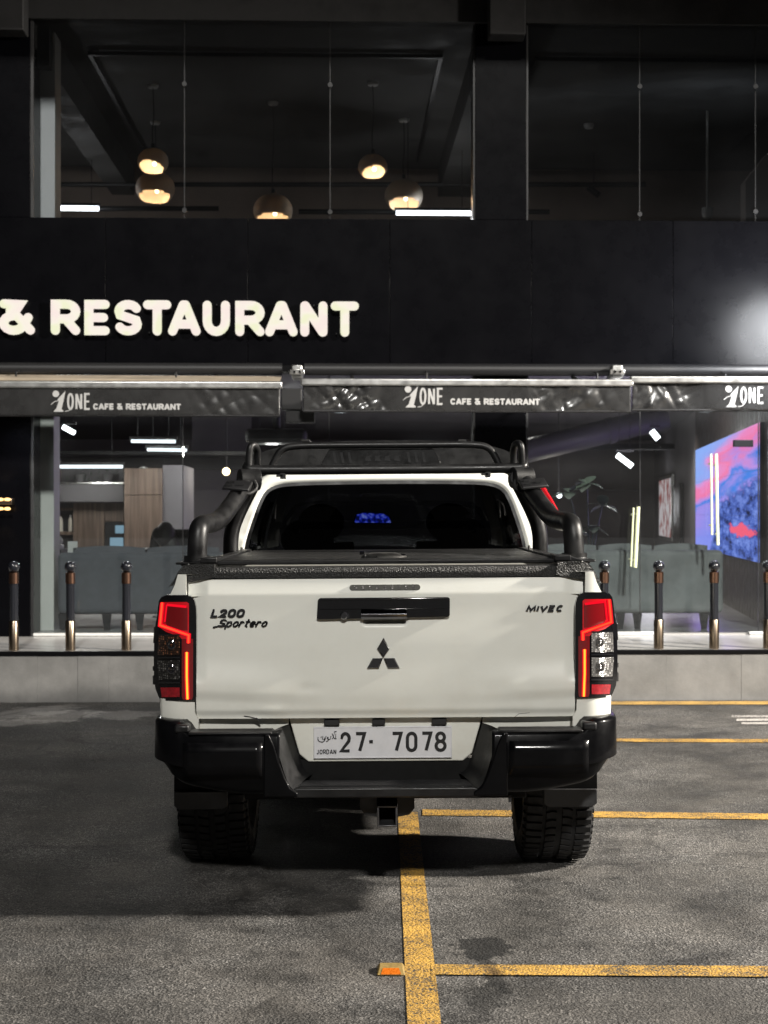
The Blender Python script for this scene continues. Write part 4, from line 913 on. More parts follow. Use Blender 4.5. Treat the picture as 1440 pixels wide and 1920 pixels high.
for i, (px, lab) in enumerate(((92, 'pale bottle half hidden by the pier on the bar shelf'), (101, 'pale bottle second from the pier on the bar shelf'), (113, 'pale amber bottle in the middle of the bar shelf'), (132, 'slim white bottle at the right end of the bar shelf'))):
    u = FU(px, vb+.1); s = .034 if i < 3 else .026; t = thing('bottle', lab, 'bottle', (u, vb+.1, zsh), 'bottles on the bar shelf', rot=FA)
    mb = MB(); mb.lathe([(0, 0), (s, 0), (s, .1), (s*.9, .12), (s*.95, .135), (s*.7, .165), (s*.35, .185)], (u, vb+.1, zsh+.001), 16); build('body', mb, bottle_white, t)
    mb = MB(); mb.lathe([(s*.36, .186), (s*.36, .205), (0, .207)], (u, vb+.1, zsh+.001), 12); build('cap', mb, copper if i != 3 else card_white, t)
fr_ = thing('coffee_machine', 'black machine with two lit blue white displays in the bar wall', 'coffee machine', (FU(215, vb), vb, FZ(1030, vb)), rot=FA)
bp_('case', 196.5, 232, 979, 1029, vb-.02, vb+.3, pipe_black, fr_); bp_('display', 206, 231, 1008, 1026, vb-.03, vb-.021, fridge_light, fr_); bp_('display', 216, 232, 985, 1000, vb-.03, vb-.021, fridge_light, fr_)
a = F(136, 1033, .62)
mb = MB(); mb.box(a[0]-.045, .62, a[2]-.02, a[0]+.045, .63, a[2]+.09); props(build('table_card', mb, card_white, origin=a, rot=FA), 'small blank white card standing behind the charcoal sofa', 'card')
# trailing plants on the upper shelf
for px, lab in ((150, 'small dark trailing plant on the shelf, left of its twin'), (202, 'small dark trailing plant on the shelf nearer the wood block')):
    c = F(px, 903, vb-.1); t = thing('shelf_plant', lab, 'plant', c, 'trailing plants above the bar', rot=FA)
    mb = MB(); mb.lathe([(0, 0), (.05, 0), (.07, .09)], c, 14); build('pot', mb, dark_wall, t)
    mb = MB()
    for k in range(46):
        a_ = random.random()*6.28; r0 = random.uniform(.02, .2); h_ = random.uniform(-.08, .14); s = .03
        p = Vector((c[0]+r0*math.cos(a_), c[1]+r0*math.sin(a_)*.5, c[2]+.1+h_)); d = Vector((random.uniform(-1, 1), random.uniform(-1, 1), random.uniform(-1, .3))).normalized()*s; e = d.cross(Vector((0, 0, 1)))*.5
        mb.add([p-d, p+e, p+d, p-e], [(0, 1, 2, 3)])
    o = build('foliage', mb, leaf_green, t, smooth=0); o['kind'] = 'stuff'
# potted plant behind the right sofa
pt = thing('potted_plant', 'tall dark potted plant behind the grey green sofa', 'plant', (FU(1105, 3.5), 3.5, .42), rot=FA)
u = FU(1105, 3.5); mb = MB(); mb.lathe([(0, 0), (.16, 0), (.2, .35), (.17, .35)], (u, 3.5, .42), 18); build('pot', mb, dark_wall, pt)
mb = MB(); stems = []
for tx, tz in ((-.22, 1.9), (-.02, 2.0), (.16, 1.75), (.05, 1.5), (-.15, 1.45)):
    stems.append((u+tx, tz)); mb.tube(smooth_path([(u, 3.5, .75), (u+tx*.3, 3.5, 1.1), (u+tx, 3.5+random.uniform(-.1, .1), tz-.15)], 2), .010, 6)
build('stem', mb, leaf_green, pt)
for sx, sz in stems:
    for k in range(6):
        a_ = k*1.05+random.random(); ln = random.uniform(.16, .24); el = random.uniform(-.3, 1.0); d = Vector((math.cos(a_)*math.cos(el), math.sin(a_)*math.cos(el), math.sin(el)))
        s = d.cross(Vector((0, 0, 1))).normalized(); p = Vector((sx, 3.5, sz-.15)); mb = MB()
        mb.grid(lambda q, w_: p+d*ln*q + s*(w_-.5)*.14*math.sin(math.pi*min(1, q*.9+.1)) + Vector((0, 0, -.08*q*q)), 6, 2); build('leaf', mb, leaf_green, pt, smooth=60)
# ducts under the ceiling
dr = thing('ventilation_duct', 'fat grey ventilation duct slanting under the purple lit ceiling', 'duct', F(1190, 800, 8), rot=FA)
p, q_ = Vector(F(985, 846, 7.5)), Vector(F(1250, 782, 7.5)); mb = MB(); mb.tube([p, q_], .17, 20); build('pipe', mb, grey_duct, dr)
mb = MB(); mb.tube([p.lerp(q_, .58), p.lerp(q_, .62)], .185, 20); build('collar', mb, grey_duct, dr)
dl = thing('ceiling_air_unit', 'black round air unit under the ceiling behind the awning gap', 'air unit', F(520, 815, 4), rot=FA)
a = F(458, 830, 4); b = F(575, 803, 4); mb = MB(); mb.box(a[0], 4, a[2], b[0], 4.6, b[2]); build('case', mb, pipe_black, dl, bevel=.06, seg=4)
mb = MB(); mb.cyl(((a[0]+b[0])/2, 4.3, b[2]), ((a[0]+b[0])/2, 4.3, 3.0), .05, 10); build('hanger', mb, pipe_black, dl)
for px0, px1, py0, py1, v, nm in ((93, 480, 846, 852, 6, 'low_beam'), (93, 880, 858, 880, 9, 'low_beam'), (990, 1200, 917, 922, 16.5, 'rail'), (990, 1290, 832, 842, 12, 'low_beam')):
    a = F(px0, py1, v); b = F(px1, py0, v); mb = MB(); mb.box(a[0], v, a[2], b[0], v+.3, b[2]); build(nm, mb, pipe_black if nm != 'rail' else dark_wall, bl)
mb = MB(); a = F(360, 1190, 9.4); b = F(470, 880, 9.4); mb.box(a[0], 9.4, .42, b[0], 9.7, 3.0); build('inner_column', mb, dark_wall, bl)

# seated person behind the charcoal sofa: one skinned body, hair as a child
def person():
    base = Vector(F(318, 1010, 1.25)); sz = .0; FL = .42
    hc = Vector(F(311, 1007, 1.25))      # head centre
    t = thing('person', 'person with dark hair and dark clothes seated behind the sofa', 'person', (base.x, 1.25, FL), rot=FA)
    hp = Vector((hc.x+.10, 1.30, FL+.50))
    J = {'pelvis': hp, 'waist': hp+Vector((0, -.0, .18)), 'chest': hp+Vector((-.03, 0, .36)), 'neck': hc+Vector((.035, .01, -.15)), 'head': hc+Vector((0, 0, -.02)), 'crown': hc+Vector((-.01, 0, .07)),
         'shl': None}
    V = [hp, J['waist'], J['chest'], J['neck'], J['head'], J['crown']]; Rr = [.14, .125, .145, .05, .082, .07]
    E = [(0, 1), (1, 2), (2, 3), (3, 4), (4, 5)]
    def chain(start, pts, rs):
        prev = start
        for p, r_ in zip(pts, rs): V.append(Vector(p)); Rr.append(r_); E.append((prev, len(V)-1)); prev = len(V)-1
    c = J['chest']
    for s in (-1, 1):
        chain(2, [c+Vector((s*.17, 0, .02)), c+Vector((s*.22, .12, -.22)), c+Vector((s*.14, .34, -.22)), c+Vector((s*.12, .42, -.21))], [.065, .045, .035, .035])
        chain(0, [hp+Vector((s*.1, .12, -.02)), hp+Vector((s*.13, .46, 0)), hp+Vector((s*.13, .5, -.40)), hp+Vector((s*.13, .62, -.44))], [.09, .06, .045, .035])
    me = bpy.data.meshes.new('body'); off = Vector(OFF[t.name]); me.from_pydata([v-off for v in V], E, [])
    o = bpy.data.objects.new('body', me); link(o, t); me.materials.append(jacket)
    md = o.modifiers.new('skin', 'SKIN'); 
    for i, r_ in enumerate(Rr): me.skin_vertices[0].data[i].radius = (r_, r_)
    me.skin_vertices[0].data[0].use_root = True
    o.modifiers.new('sub', 'SUBSURF').render_levels = 2; OFF[o.name] = tuple(off)
    mb = MB(); mb.ball((hc.x, 1.23, hc.z+.02), .10, .115, .13, 18, 12); mb.ball((hc.x+.05, 1.22, hc.z-.09), .10, .08, .12, 14, 10); mb.ball((hc.x-.07, 1.2, hc.z+.03), .06, .06, .07, 12, 8); build('hair', mb, hair, t, smooth=60)
    mb = MB(); mb.ball((hc.x-.02, 1.325, hc.z-.01), .075, .05, .10, 14, 10); mb.ball((hc.x-.02, 1.376, hc.z-.02), .014, .018, .02, 8, 6)
    for s in (-1, 1): mb.ball((hc.x-.02+s*.03, 1.368, hc.z+.01), .011, .008, .007, 8, 6)
    build('face', mb, skin, t, smooth=60)
person()

# ------------------------------------------------------------------ pickup truck
TY = 5.75
tk = thing('pickup_truck', 'white double cab pickup truck parked with red tail lights glowing', 'truck', (0, TY, 0))
RO = .0070                      # body leans a touch to the left on its springs
tk.location.x = .0065
tX = lambda px, Y=TY: (px-723)*Y/FPX
tZ = lambda py, Y=TY: CAMH-(py-957)*Y/FPX
def tb_(name, mb, m, parent=tk, smooth=35, bevel=0., seg=2, roll=RO): return build(name, mb, m, parent, smooth=smooth, bevel=bevel, seg=seg, roll=roll)
def sm(a, b, x): t = min(1, max(0, (x-a)/(b-a))); return t*t*(3-2*t)

# ---- tailgate
def tg_half(z): return .762 - .034*sm(1.25, .74, z)
scx0, scx1, scz0, scz1 = tX(678), tX(765), tZ(1171), tZ(1150)
def ytg(x, z):
    ax = abs(x)/.76
    y = .006*ax**2
    y += .055*max(0, z-1.205)*1.6                                # upper strip leans away
    if z > 1.205: y += .10*(z-1.205)
    zc = .815 + .030*ax
    side = .15+.85*sm(.25, .85, ax)
    y -= .020*side*sm(zc+.13, zc, z)*(1-sm(zc, zc-.05, z)*.55)   # crease swelling out over the lower edge
    y -= .006*sm(1.16, 1.0, z)*sm(.95, .6, ax)
    y += .010*sm(.765, .735, z)                                  # bottom edge rolls under
    # corner facet beside the lamps
    y += .008*sm(.90, .965, ax)*sm(.86, .9, z)
    # finger scoop under the handle
    if scx0 < x < scx1 and scz0 < z < scz1+.02:
        fx = sm(0, .02, x-scx0)*sm(0, .02, scx1-x); fz = sm(0, .022, z-scz0); y += .03*fx*fz
    # dents
    y += .003*math.exp(-((x+.50)/.06)**2-((z-.742)/.016)**2) - .003*math.exp(-((x+.44)/.05)**2-((z-.76)/.02)**2)
    y += .002*math.exp(-((x-.47)/.07)**2-((z-.748)/.015)**2) + .003*math.exp(-((x-.40)/.07)**2-((z-.84)/.03)**2) + .004*math.exp(-((x+.29)/.04)**2-((z-.845)/.02)**2)
    return TY + y
ZB, ZTp = .728, 1.2635
mb = MB()
def tgf(u, v):
    z = ZB+(ZTp-ZB)*v; x = (2*u-1)*tg_half(z); return (x, ytg(x, z), z)
mb.grid(tgf, 220, 96)
# edge returns
mb.grid(lambda u, v: (lambda p: (p[0], p[1]+.06*v, p[2]))(tgf(u, 0)), 220, 1); mb.grid(lambda u, v: (lambda p: (p[0], p[1]+.06*v, p[2]))(tgf(u, 1)), 220, 1)
for s in (0, 1): mb.grid(lambda u, v, s=s: (lambda p: (p[0], p[1]+.06*u, p[2]))(tgf(s, v)), 1, 96)
tg = tb_('tailgate', mb, paint, smooth=50)
mb = MB(); mb.box(-.70, TY+.075, .74, .70, TY+.11, 1.26); tb_('tailgate_inner', mb, chassis)
# rough liner cap along the top edge
mb = MB(); prof = [(.032, 1.2645), (.010, 1.268), (.006, 1.29), (.012, 1.307), (.03, 1.312), (.07, 1.312), (.07, 1.2645)]
mb.grid(lambda u, v: ((2*u-1)*.762, TY+prof[min(6, round(v*6))][0]+.012*abs(2*u-1)**2, prof[min(6, round(v*6))][1]), 60, 6)
tb_('top_cap', mb, liner, tg)
# third brake light
lz0, lz1, lx0, lx1 = tZ(1104), tZ(1093), tX(655), tX(788)
h_ = (lz1-lz0)/2; cz = (lz0+lz1)/2
pill = [(lx1-h_+h_*math.cos(a), cz+h_*math.sin(a)) for a in [R(-90+k*22.5) for k in range(9)]] + [(lx0+h_+h_*math.cos(a), cz+h_*math.sin(a)) for a in [R(90+k*22.5) for k in range(9)]]
yb = ytg(0, cz)
mb = MB(); mb.prism(pill, yb-.004, yb+.03); bl3 = tb_('brake_light', mb, mat('smoked_lens', (.11, .11, .10), .1, coat=1), tg)
for k in range(9):
    x = lx0+.026+k*(lx1-lx0-.05)/8
    mb = MB(); mb.box(x-.008, yb-.0055, cz-.008, x+.004, yb-.0035, cz+.007); tb_('led_cell', mb, refl_clear, bl3)
# handle trim
hx0, hx1, hz0, hz1 = tX(594), tX(843), tZ(1157), tZ(1117)
yb = ytg(0.33, 1.14)-.004
mb = MB(); mb.prism([(hx0, hz0+.004), (hx0+.008, hz0), (hx1-.008, hz0+.006), (hx1, hz0+.012), (hx1, hz1-.004), (hx1-.008, hz1), (hx0+.012, hz1), (hx0+.004, hz1-.008)], yb-.018, yb+.02); hd = tb_('handle_trim', mb, gloss_black, tg, bevel=.004, seg=3)
mb = MB(); mb.box(hx0+.01, yb-.0215, hz0+.038, hx1-.01, yb-.0185, hz0+.040); mb.box(hx0+.01, yb-.0225, hz1-.009, hx1-.012, yb-.0185, hz1-.004); tb_('trim_rib', mb, gloss_black, hd, bevel=.001)
mb = MB(); a, b = tX(677), tX(762)
mb.grid(lambda u, v: (a+(b-a)*u, yb-.022-.022*math.sin(math.pi*min(1, v*1.05)), tZ(1157)+(tZ(1138)-tZ(1157))*v), 12, 10); mb.box(a, yb-.022, tZ(1157), b, yb-.0, tZ(1138))
tb_('handle', mb, chrome, hd, smooth=60)
mb = MB(); c = (tX(645), yb-.024, tZ(1150)); mb.lathe([(0, -.006), (.011, -.006), (.015, .0), (.015, .006)], c, 18, 'y'); mb.prism([(c[0]+.012, c[2]-.008), (c[0]+.022, c[2]-.008), (c[0]+.018, c[2]+.012)], yb-.024, yb-.02); tb_('reverse_camera', mb, dark_chrome, hd)
# three diamonds
mb = MB(); yb = ytg(0, 1.0)
def dia(pts):
    poly = [(tX(px), tZ(py)) for px, py in pts]; cx = sum(p[0] for p in poly)/4; cz = sum(p[1] for p in poly)/4
    n = len(mb.v); out = [(x, yb-.001, z) for x, z in poly]; rim = [(x, yb-.009, z) for x, z in poly]; inn = [(cx+(x-cx)*.82, yb-.013, cz+(z-cz)*.82) for x, z in poly]
    mb.add(out+rim+inn, [(8, 9, 10, 11)] + [(i, (i+1) % 4, 4+(i+1) % 4, 4+i) for i in range(4)] + [(4+i, 4+(i+1) % 4, 8+(i+1) % 4, 8+i) for i in range(4)])
dia([(719, 1192), (730, 1212.5), (718.5, 1229), (707, 1212.5)])
dia([(717.5, 1230.5), (710, 1249), (688, 1249), (698.5, 1230.5)])
dia([(719.5, 1230.5), (740, 1230.5), (749, 1249), (727.5, 1249)])
tb_('emblem', mb, dark_chrome, tg, smooth=0)
# lettered badges
def badge(text, px0, px1, py0, py1, sw, slant, name, gap=.0, widths=None, cap='round'):
    mb = MB(); n = len(text); W_ = widths or [1]*n; tot = sum(W_); x = tX(px0); z0, z1 = tZ(py1), tZ(py0); full = tX(px1)-tX(px0)-slant*(z1-z0)
    for k, ch in enumerate(text):
        wd = full*W_[k]/tot
        glyph(mb, ch, x+gap/2, z0, wd-gap, z1-z0, sw, lambda X, Z, d, q: (X, ytg(X, Z)-.0065-.0003*q+d*.0068, Z), cap, slant); x += wd
    tb_(name, mb, dark_chrome, tg)
badge('L200', 393, 462, 1136.5, 1153, .0092, .32, 'lettering', .003, [.9, 1, 1, 1])
badge('MIVEC', 984, 1059, 1133.5, 1146.5, .0080, .35, 'lettering', .003, [1.35, .35, 1.15, 1, 1], 'butt')
badge('Sportero', 406, 507, 1155.5, 1171, .0062, .5, 'lettering', .0015, [1.2, 1, 1, .8, .8, 1, .8, 1])
mb = MB(); mb.ribbon([(tX(400), tZ(1171)), (tX(410), tZ(1168.5)), (tX(420), tZ(1168))], .006, lambda X, Z, d: (X, ytg(X, Z)-.006+d*.006, Z)); tb_('lettering', mb, dark_chrome, tg)
# cracked paint along the bottom edge
mb = MB(); mb.ribbon([(tX(457), tZ(1338)), (tX(468), tZ(1339.5)), (tX(478), tZ(1342)), (tX(487), tZ(1344.5))], .004, lambda X, Z, d: (X, ytg(X, Z)-.0012+d*.002, Z), 'butt')
mb.ribbon([(tX(480), tZ(1342)), (tX(488), tZ(1347))], .006, lambda X, Z, d: (X, ytg(X, Z)-.001+d*.002, Z), 'butt'); tb_('scratch', mb, trim_black, tg)
mb = MB(); mb.ribbon([(tX(964), tZ(1344)), (tX(973), tZ(1337)), (tX(993), tZ(1335))], .0012, lambda X, Z, d: (X, ytg(X, Z)-.0010+d*.002, Z), 'butt'); tb_('scratch', mb, trim_black, tg)

# ---- bed sides (rear quarter panels)
AX, AZ, WR = 6.57, .385, .385        # rear axle
FXY = AX+3.0                          # front axle
def ycorner(x): x = abs(x); return TY - .004 + 5.0*max(0, x-.775)**2
prof_side = [(.600, .868), (.70, .870), (.85, .876), (.98, .880), (1.08, .876), (1.15, .868), (1.205, .832), (1.245, .812), (1.285, .800), (1.31, .786), (1.318, .765)]
def xside(z, y):
    for (z0, x0_), (z1, x1_) in zip(prof_side, prof_side[1:]):
        if z <= z1: k = max(0, (z-z0)/(z1-z0)); x = x0_+(x1_-x0_)*k; break
    else: x = prof_side[-1][1]
    fl = max(0, 1-abs(y-AX)/.62); return x + .02*sm(0, .3, fl)*sm(1.12, .9, z) + .012*sm(5.9, 6.4, y)*sm(1.2, 1.0, z)
def arch(y, yc, r=.47):
    d = abs(y-yc); return AZ+math.sqrt(max(0, r*r-d*d)) if d < r else 0
YCAB = 7.42
for s in (-1, 1):
    mb = MB(); y0s = TY+.075
    def fs(u, v, s=s):
        y = y0s+(YCAB-.03-y0s)*u; zl = max(.56, arch(y, AX)); z = zl+(1.318-zl)*v; return (s*xside(z, y), y, z)
    mb.grid(fs, 60, 22)
    mb.grid(lambda u, v, s=s: (lambda p: (p[0]-s*.09*v, p[1], p[2]+.002*v))(fs(u, 1)), 60, 2)
    q = tb_('bed_side', mb, paint, smooth=50); md = q.modifiers.new('thick', 'SOLIDIFY'); md.thickness = .012; md.offset = -s if False else 0
    # rear corner skin: above and below the lamp, wrapping round to the side
    for zl, zh in ((.60, tZ(1306)), (tZ(1113), 1.285)):
        mb = MB()
        def fc(u, v, s=s, zl=zl, zh=zh):
            z = zl+(zh-zl)*v; xo = xside(z, TY+.1); xi = tg_half(max(.74, min(z, 1.25)))+.006 if z > .73 else .72
            if u < .7: x = xi+(xo-xi)*u/.7; y = ycorner(min(x, xo))+.0
            else: x = xo; y = ycorner(xo)+(TY+.085-ycorner(xo))*(u-.7)/.3
            return (s*x, y, z)
        mb.grid(fc, 20, 8); mb.grid(lambda u, v, f=fc: (lambda p: (p[0], p[1]+.08*v, p[2]))(f(0, u)), 8, 1)
        mb.grid(lambda u, v, f=fc: (lambda p: (p[0]*(1-.1*v), p[1]+.02*v, p[2]))(f(u, 1)), 20, 1); mb.grid(lambda u, v, f=fc: (lambda p: (p[0]*(1-.1*v), p[1]+.02*v, p[2]))(f(u, 0)), 20, 1)
        tb_('corner_panel', mb, paint, smooth=50)
    # rough coated cap on the bed rail
    mb = MB(); cp = [(.835, 1.236), (.815, 1.262), (.800, 1.292), (.778, 1.318), (.73, 1.322), (.66, 1.321), (.655, 1.27)]
    mb.grid(lambda u, v, s=s: (s*(cp[round(v*6)][0]+.002), TY+.004+(YCAB-.05-TY)*u + (.05*max(0, cp[round(v*6)][0]-.72)*4 if u == 0 else 0)*.5, cp[round(v*6)][1]+.002), 40, 6)
    mb.hull8([(s*(a_+.002), TY+.004+.1*max(0, a_-.72), b_+.002) for a_, b_ in cp], [(s*(a_+.002), TY+.03+.1*max(0, a_-.72), b_+.002) for a_, b_ in cp])
    tb_('rail_cap', mb, liner, smooth=50)

# ---- tail lights
def ysurf(x): return TY-.016 + 6.0*max(0, abs(x)-.765)**2
def lit(poly_lr, s, off, m, name, parent, n=10, depth=.02, flat=False):
    """poly_lr: rows (py, px_outer, px_inner) for the left lamp; a solid pad whose face follows the lamp's curve."""
    mb = MB(); rows = poly_lr; k = len(rows)-1
    def fn(u, v):
        i = min(k-1, int(v*k)); t = v*k-i
        py = rows[i][0]+(rows[i+1][0]-rows[i][0])*t; po = rows[i][1]+(rows[i+1][1]-rows[i][1])*t; pi_ = rows[i][2]+(rows[i+1][2]-rows[i][2])*t
        x = tX(po)+(tX(pi_)-tX(po))*u; return x, tZ(py)
    def P(u, v, d):
        x, z = fn(u, v); k_ = ysurf(x)/TY; return (-s*x*k_, ysurf(x)-off+d*depth, CAMH+(z-CAMH)*k_)
    mb.grid(lambda u, v: P(u, v, 0), n, k); mb.grid(lambda u, v: P(u, v, 1), n, k)
    for a in (0, 1):
        mb.grid(lambda u, v, a=a: P(a, u, v), k, 1); mb.grid(lambda u, v, a=a: P(u, a, v), n, 1)
    return tb_(name, mb, m, parent, smooth=40)
def guide(pts, w_, s, off, m, name, parent, depth=.008):
    P2 = []
    for a, b in zip(pts, pts[1:]):
        for k in range(6): t = k/6; P2.append((tX(a[0]+(b[0]-a[0])*t), tZ(a[1]+(b[1]-a[1])*t)))
    P2.append((tX(pts[-1][0]), tZ(pts[-1][1])))
    mb = MB(); mb.ribbon(P2, w_, lambda x, z, d: (-s*x*ysurf(x)/TY, ysurf(x)-off+d*depth, CAMH+(z-CAMH)*ysurf(x)/TY), 'butt'); return tb_(name, mb, m, parent)
for s in (-1, 1):
    root = thing_ = None
    lamp_ = lit([(1110, 312, 350), (1113, 303, 358), (1120, 298, 364), (1132, 296, 367), (1150, 294, 368), (1172, 290, 368), (1225, 288, 368), (1262, 288.5, 368), (1285, 291, 368), (1300, 297, 368), (1308, 302, 367)], s, 0, gloss_black, 'tail_light', tk, 14, .16)
    bright = s == 1  # right lamp takes paler reflectors, its stronger light painted into their colour
    lit([(1123, 302, 350), (1126, 300, 354), (1145, 298, 354), (1168, 296, 354), (1179, 312, 354), (1187, 336, 354), (1192, 341, 354)], s, .004, lens_red, 'red_lens', lamp_)
    lit([(1192, 341, 362), (1250, 341, 362), (1300, 341, 362), (1306, 343, 360)], s, .004, lens_dark, 'inner_lens', lamp_, 6)
    lit([(1130, 314, 350), (1136, 312, 352), (1160, 310, 352), (1172, 316, 352), (1176, 334, 352)], s, .0065, lens_dark, 'inner_lens', lamp_)
    lit([(1184, 298, 334), (1188, 297, 337), (1222, 296, 337)], s, .005, refl_amber if not bright else refl_clear, 'indicator_reflector', lamp_)
    lit([(1232, 296, 337), (1238, 295.5, 337), (1268, 298, 337)], s, .005, refl_clear if bright else refl_clear_shaded, 'reverse_reflector', lamp_)
    lit([(1283, 301, 337), (1301, 303.5, 337)], s, .005, refl_red, 'red_reflector', lamp_)
    lit([(1170, 288, 300), (1186, 288, 297), (1200, 287, 293)], s, .002, gloss_black, 'side_fin', lamp_, 4)
    for py_ in (1184, 1227, 1274): guide([(297, py_), (338, py_)], .004, s, .009, dark_chrome, 'divider', lamp_)
    for px_, py_, r_ in ((322, 1203, .018), (322, 1249, .019)):
        mb = MB(); x = tX(px_); mb.lathe([(r_*.4, -.004), (r_*.7, -.008), (r_, -.006), (r_, .004)], (-s*x, ysurf(x)-.007, tZ(py_)), 20, 'y'); tb_('bulb_ring', mb, refl_clear if bright else dark_chrome, lamp_)
    path1 = [(304.5, 1124), (300.5, 1166), (326, 1175), (354, 1185), (353.5, 1200)]
    guide(path1, .0155, s, .0075, led_halo, 'light_guide', lamp_); guide(path1, .0072, s, .010, led_red, 'light_guide', lamp_)
    guide([(313, 1128), (350, 1132)], .009, s, .0085, led_halo, 'light_guide', lamp_); guide([(313, 1128), (309.5, 1160)], .005, s, .0085, led_halo, 'light_guide', lamp_)
    path2 = [(350.5, 1217), (350.5, 1262), (352, 1305)]
    guide(path2, .0165, s, .0075, led_halo, 'light_guide', lamp_); guide(path2, .0075, s, .010, led_hot, 'light_guide', lamp_)
    for a, b in ((1244, 1252), (1262, 1278)): lit([(a, 285.5, 289.5), (b, 285.5, 290)], s, -.01, trim_black, 'lens_tab', lamp_, 2)

# ---- bumper
bp = None
for s in (-1, 1):
    # plan path from the inner corner round to the wheel arch
    path = [(.40, -.125), (.60, -.122), (.74, -.105), (.82, -.07), (.868, -.01), (.884, .08), (.889, .22), (.892, .34)]
    path = [(a+.014*sm(.65, .87, a), b) for a, b in path]
    path = [tuple(p) for p in smooth_path([(a, b, 0) for a, b in path], 2)]
    profb = [(-.11, .682), (-.03, .686), (-.004, .680), (.004, .668), (.006, .560), (.000, .535), (-.012, .520), (-.024, .472), (-.05, .452), (-.13, .445)]
    mb = MB(); n = len(path)-1; k = len(profb)-1
    def fb(u, v, s=s):
        i = round(u*n); x, y, _ = path[i]; x2, y2, _ = path[min(n, i+1)]; x1_, y1_, _ = path[max(0, i-1)]
        dx, dy = x2-x1_, y2-y1_; L_ = math.hypot(dx, dy); nx_, ny_ = dy/L_, -dx/L_
        o, z = profb[round(v*k)]; z += -.0 if z > .6 else .02*sm(.75, .9, x)
        if z > .6: z += .006 + .040*sm(.765, .785, x)
        elif z < .555: z += .042*sm(.50, .90, x)
        nrm = 1 + (1.3 if z < .55 else -.2)*sm(.80, .90, x)
        return (s*(x+nx_*o*nrm), TY+y+ny_*o, z)
    mb.grid(fb, n, k)
    b_ = tb_('bumper_wing', mb, bumper_black, smooth=60)
    q = b_.modifiers.new('thick', 'SOLIDIFY'); q.thickness = .01; q.offset = -1 if s == 1 else -1
    # corner step block and shelf pad
    mb = MB(); mb.box(s*.745, TY-.10, .688, s*.80, TY-.03, tZ(1347)); tb_('corner_block', mb, satin_black, bevel=.008)
    mb = MB(); mb.box(s*.43, TY-.122, .684, s*.744, TY-.02, .694); tb_('step_pad', mb, satin_black, bevel=.004)
    # raised blank panel on the face
    mb = MB(); mb.grid(lambda u, v, s=s: (s*(.465+.30*u), TY-.1325+.012*sm(.6, 1, u)+.0, .53+.125*v), 12, 3); qq = tb_('face_panel', mb, bumper_black, bevel=.0); md = qq.modifiers.new('thick', 'SOLIDIFY'); md.thickness = .006; md.offset = 0
    # curved inner cheek running back to the number plate
    A_ = [(.43, -.118, .690), (.418, -.122, .66), (.400, -.124, .60), (.380, -.126, .53), (.362, -.128, .488), (.335, -.128, .468)]
    B_ = [(.375, .045, .700), (.362, .045, .66), (.345, .045, .60), (.325, .045, .545), (.312, .045, .515), (.285, .045, .505)]
    A_ = smooth_path(A_, 2); B_ = smooth_path(B_, 2); m_ = len(A_)-1
    mb = MB(); mb.grid(lambda u, v, s=s: (lambda a, b: (s*(a.x+(b.x-a.x)*v+.012*math.sin(math.pi*v)), TY+a.y+(b.y-a.y)*v, a.z+(b.z-a.z)*v))(A_[round(u*m_)], B_[round(u*m_)]), m_, 10)
    tb_('bumper_cheek', mb, satin_black, smooth=60)
    # front lip of the cheek down to the step
    mb = MB(); fa = [(.44, .688), (.418, .64), (.40, .58), (.378, .52), (.36, .484), (.33, .466), (.33, .448), (.46, .448), (.46, .688)]
    mb.prism([(s*x, z) for x, z in fa], TY-.132, TY-.119); tb_('bumper_lip', mb, bumper_black, bevel=.008)
    # mud flap and inner arch liner
    mb = MB(); xa, xb = .640, .856; mb.prism([(s*xa, tZ(1478, 6.05)), (s*xb, tZ(1478, 6.05)), (s*xb, tZ(1505, 6.05)), (s*(xb-.02), tZ(1512, 6.05)), (s*(xa+.02), tZ(1512, 6.05)), (s*xa, tZ(1506, 6.05))], 6.04, 6.052); tb_('mud_flap', mb, flap_rubber, bevel=.003)
    mb = MB(); mb.grid(lambda u, v, s=s: (s*(.50+.36*v), AX-.5*math.cos(math.pi*u), AZ+.5*math.sin(math.pi*u)), 24, 2); tb_('arch_liner', mb, chassis, smooth=60)
    mb = MB(); mb.box(s*.50, AX-.55, .40, s*.515, YCAB-.1, 1.25); tb_('bed_wall', mb, chassis)
# centre step with ribs
mb = MB(); sx = .345
mb.prism([(-sx, .444), (sx, .444), (sx+.02, .470), (sx-.01, .482), (-sx+.01, .482), (-sx-.02, .470)], TY-.128, TY-.10); mb.box(-sx, TY-.10, .45, sx, TY+.04, .480); st_ = tb_('bumper_step', mb, satin_black, bevel=.006, seg=3)
for k in range(7):
    mb = MB(); y = TY-.095+k*.017; mb.box(-sx+.02, y, .4805, sx-.02, y+.009, .4865); tb_('step_rib', mb, trim_black, st_)
mb = MB(); mb.box(-.34, TY+.055, .47, .34, TY+.07, .56); tb_('bumper_back', mb, chassis)
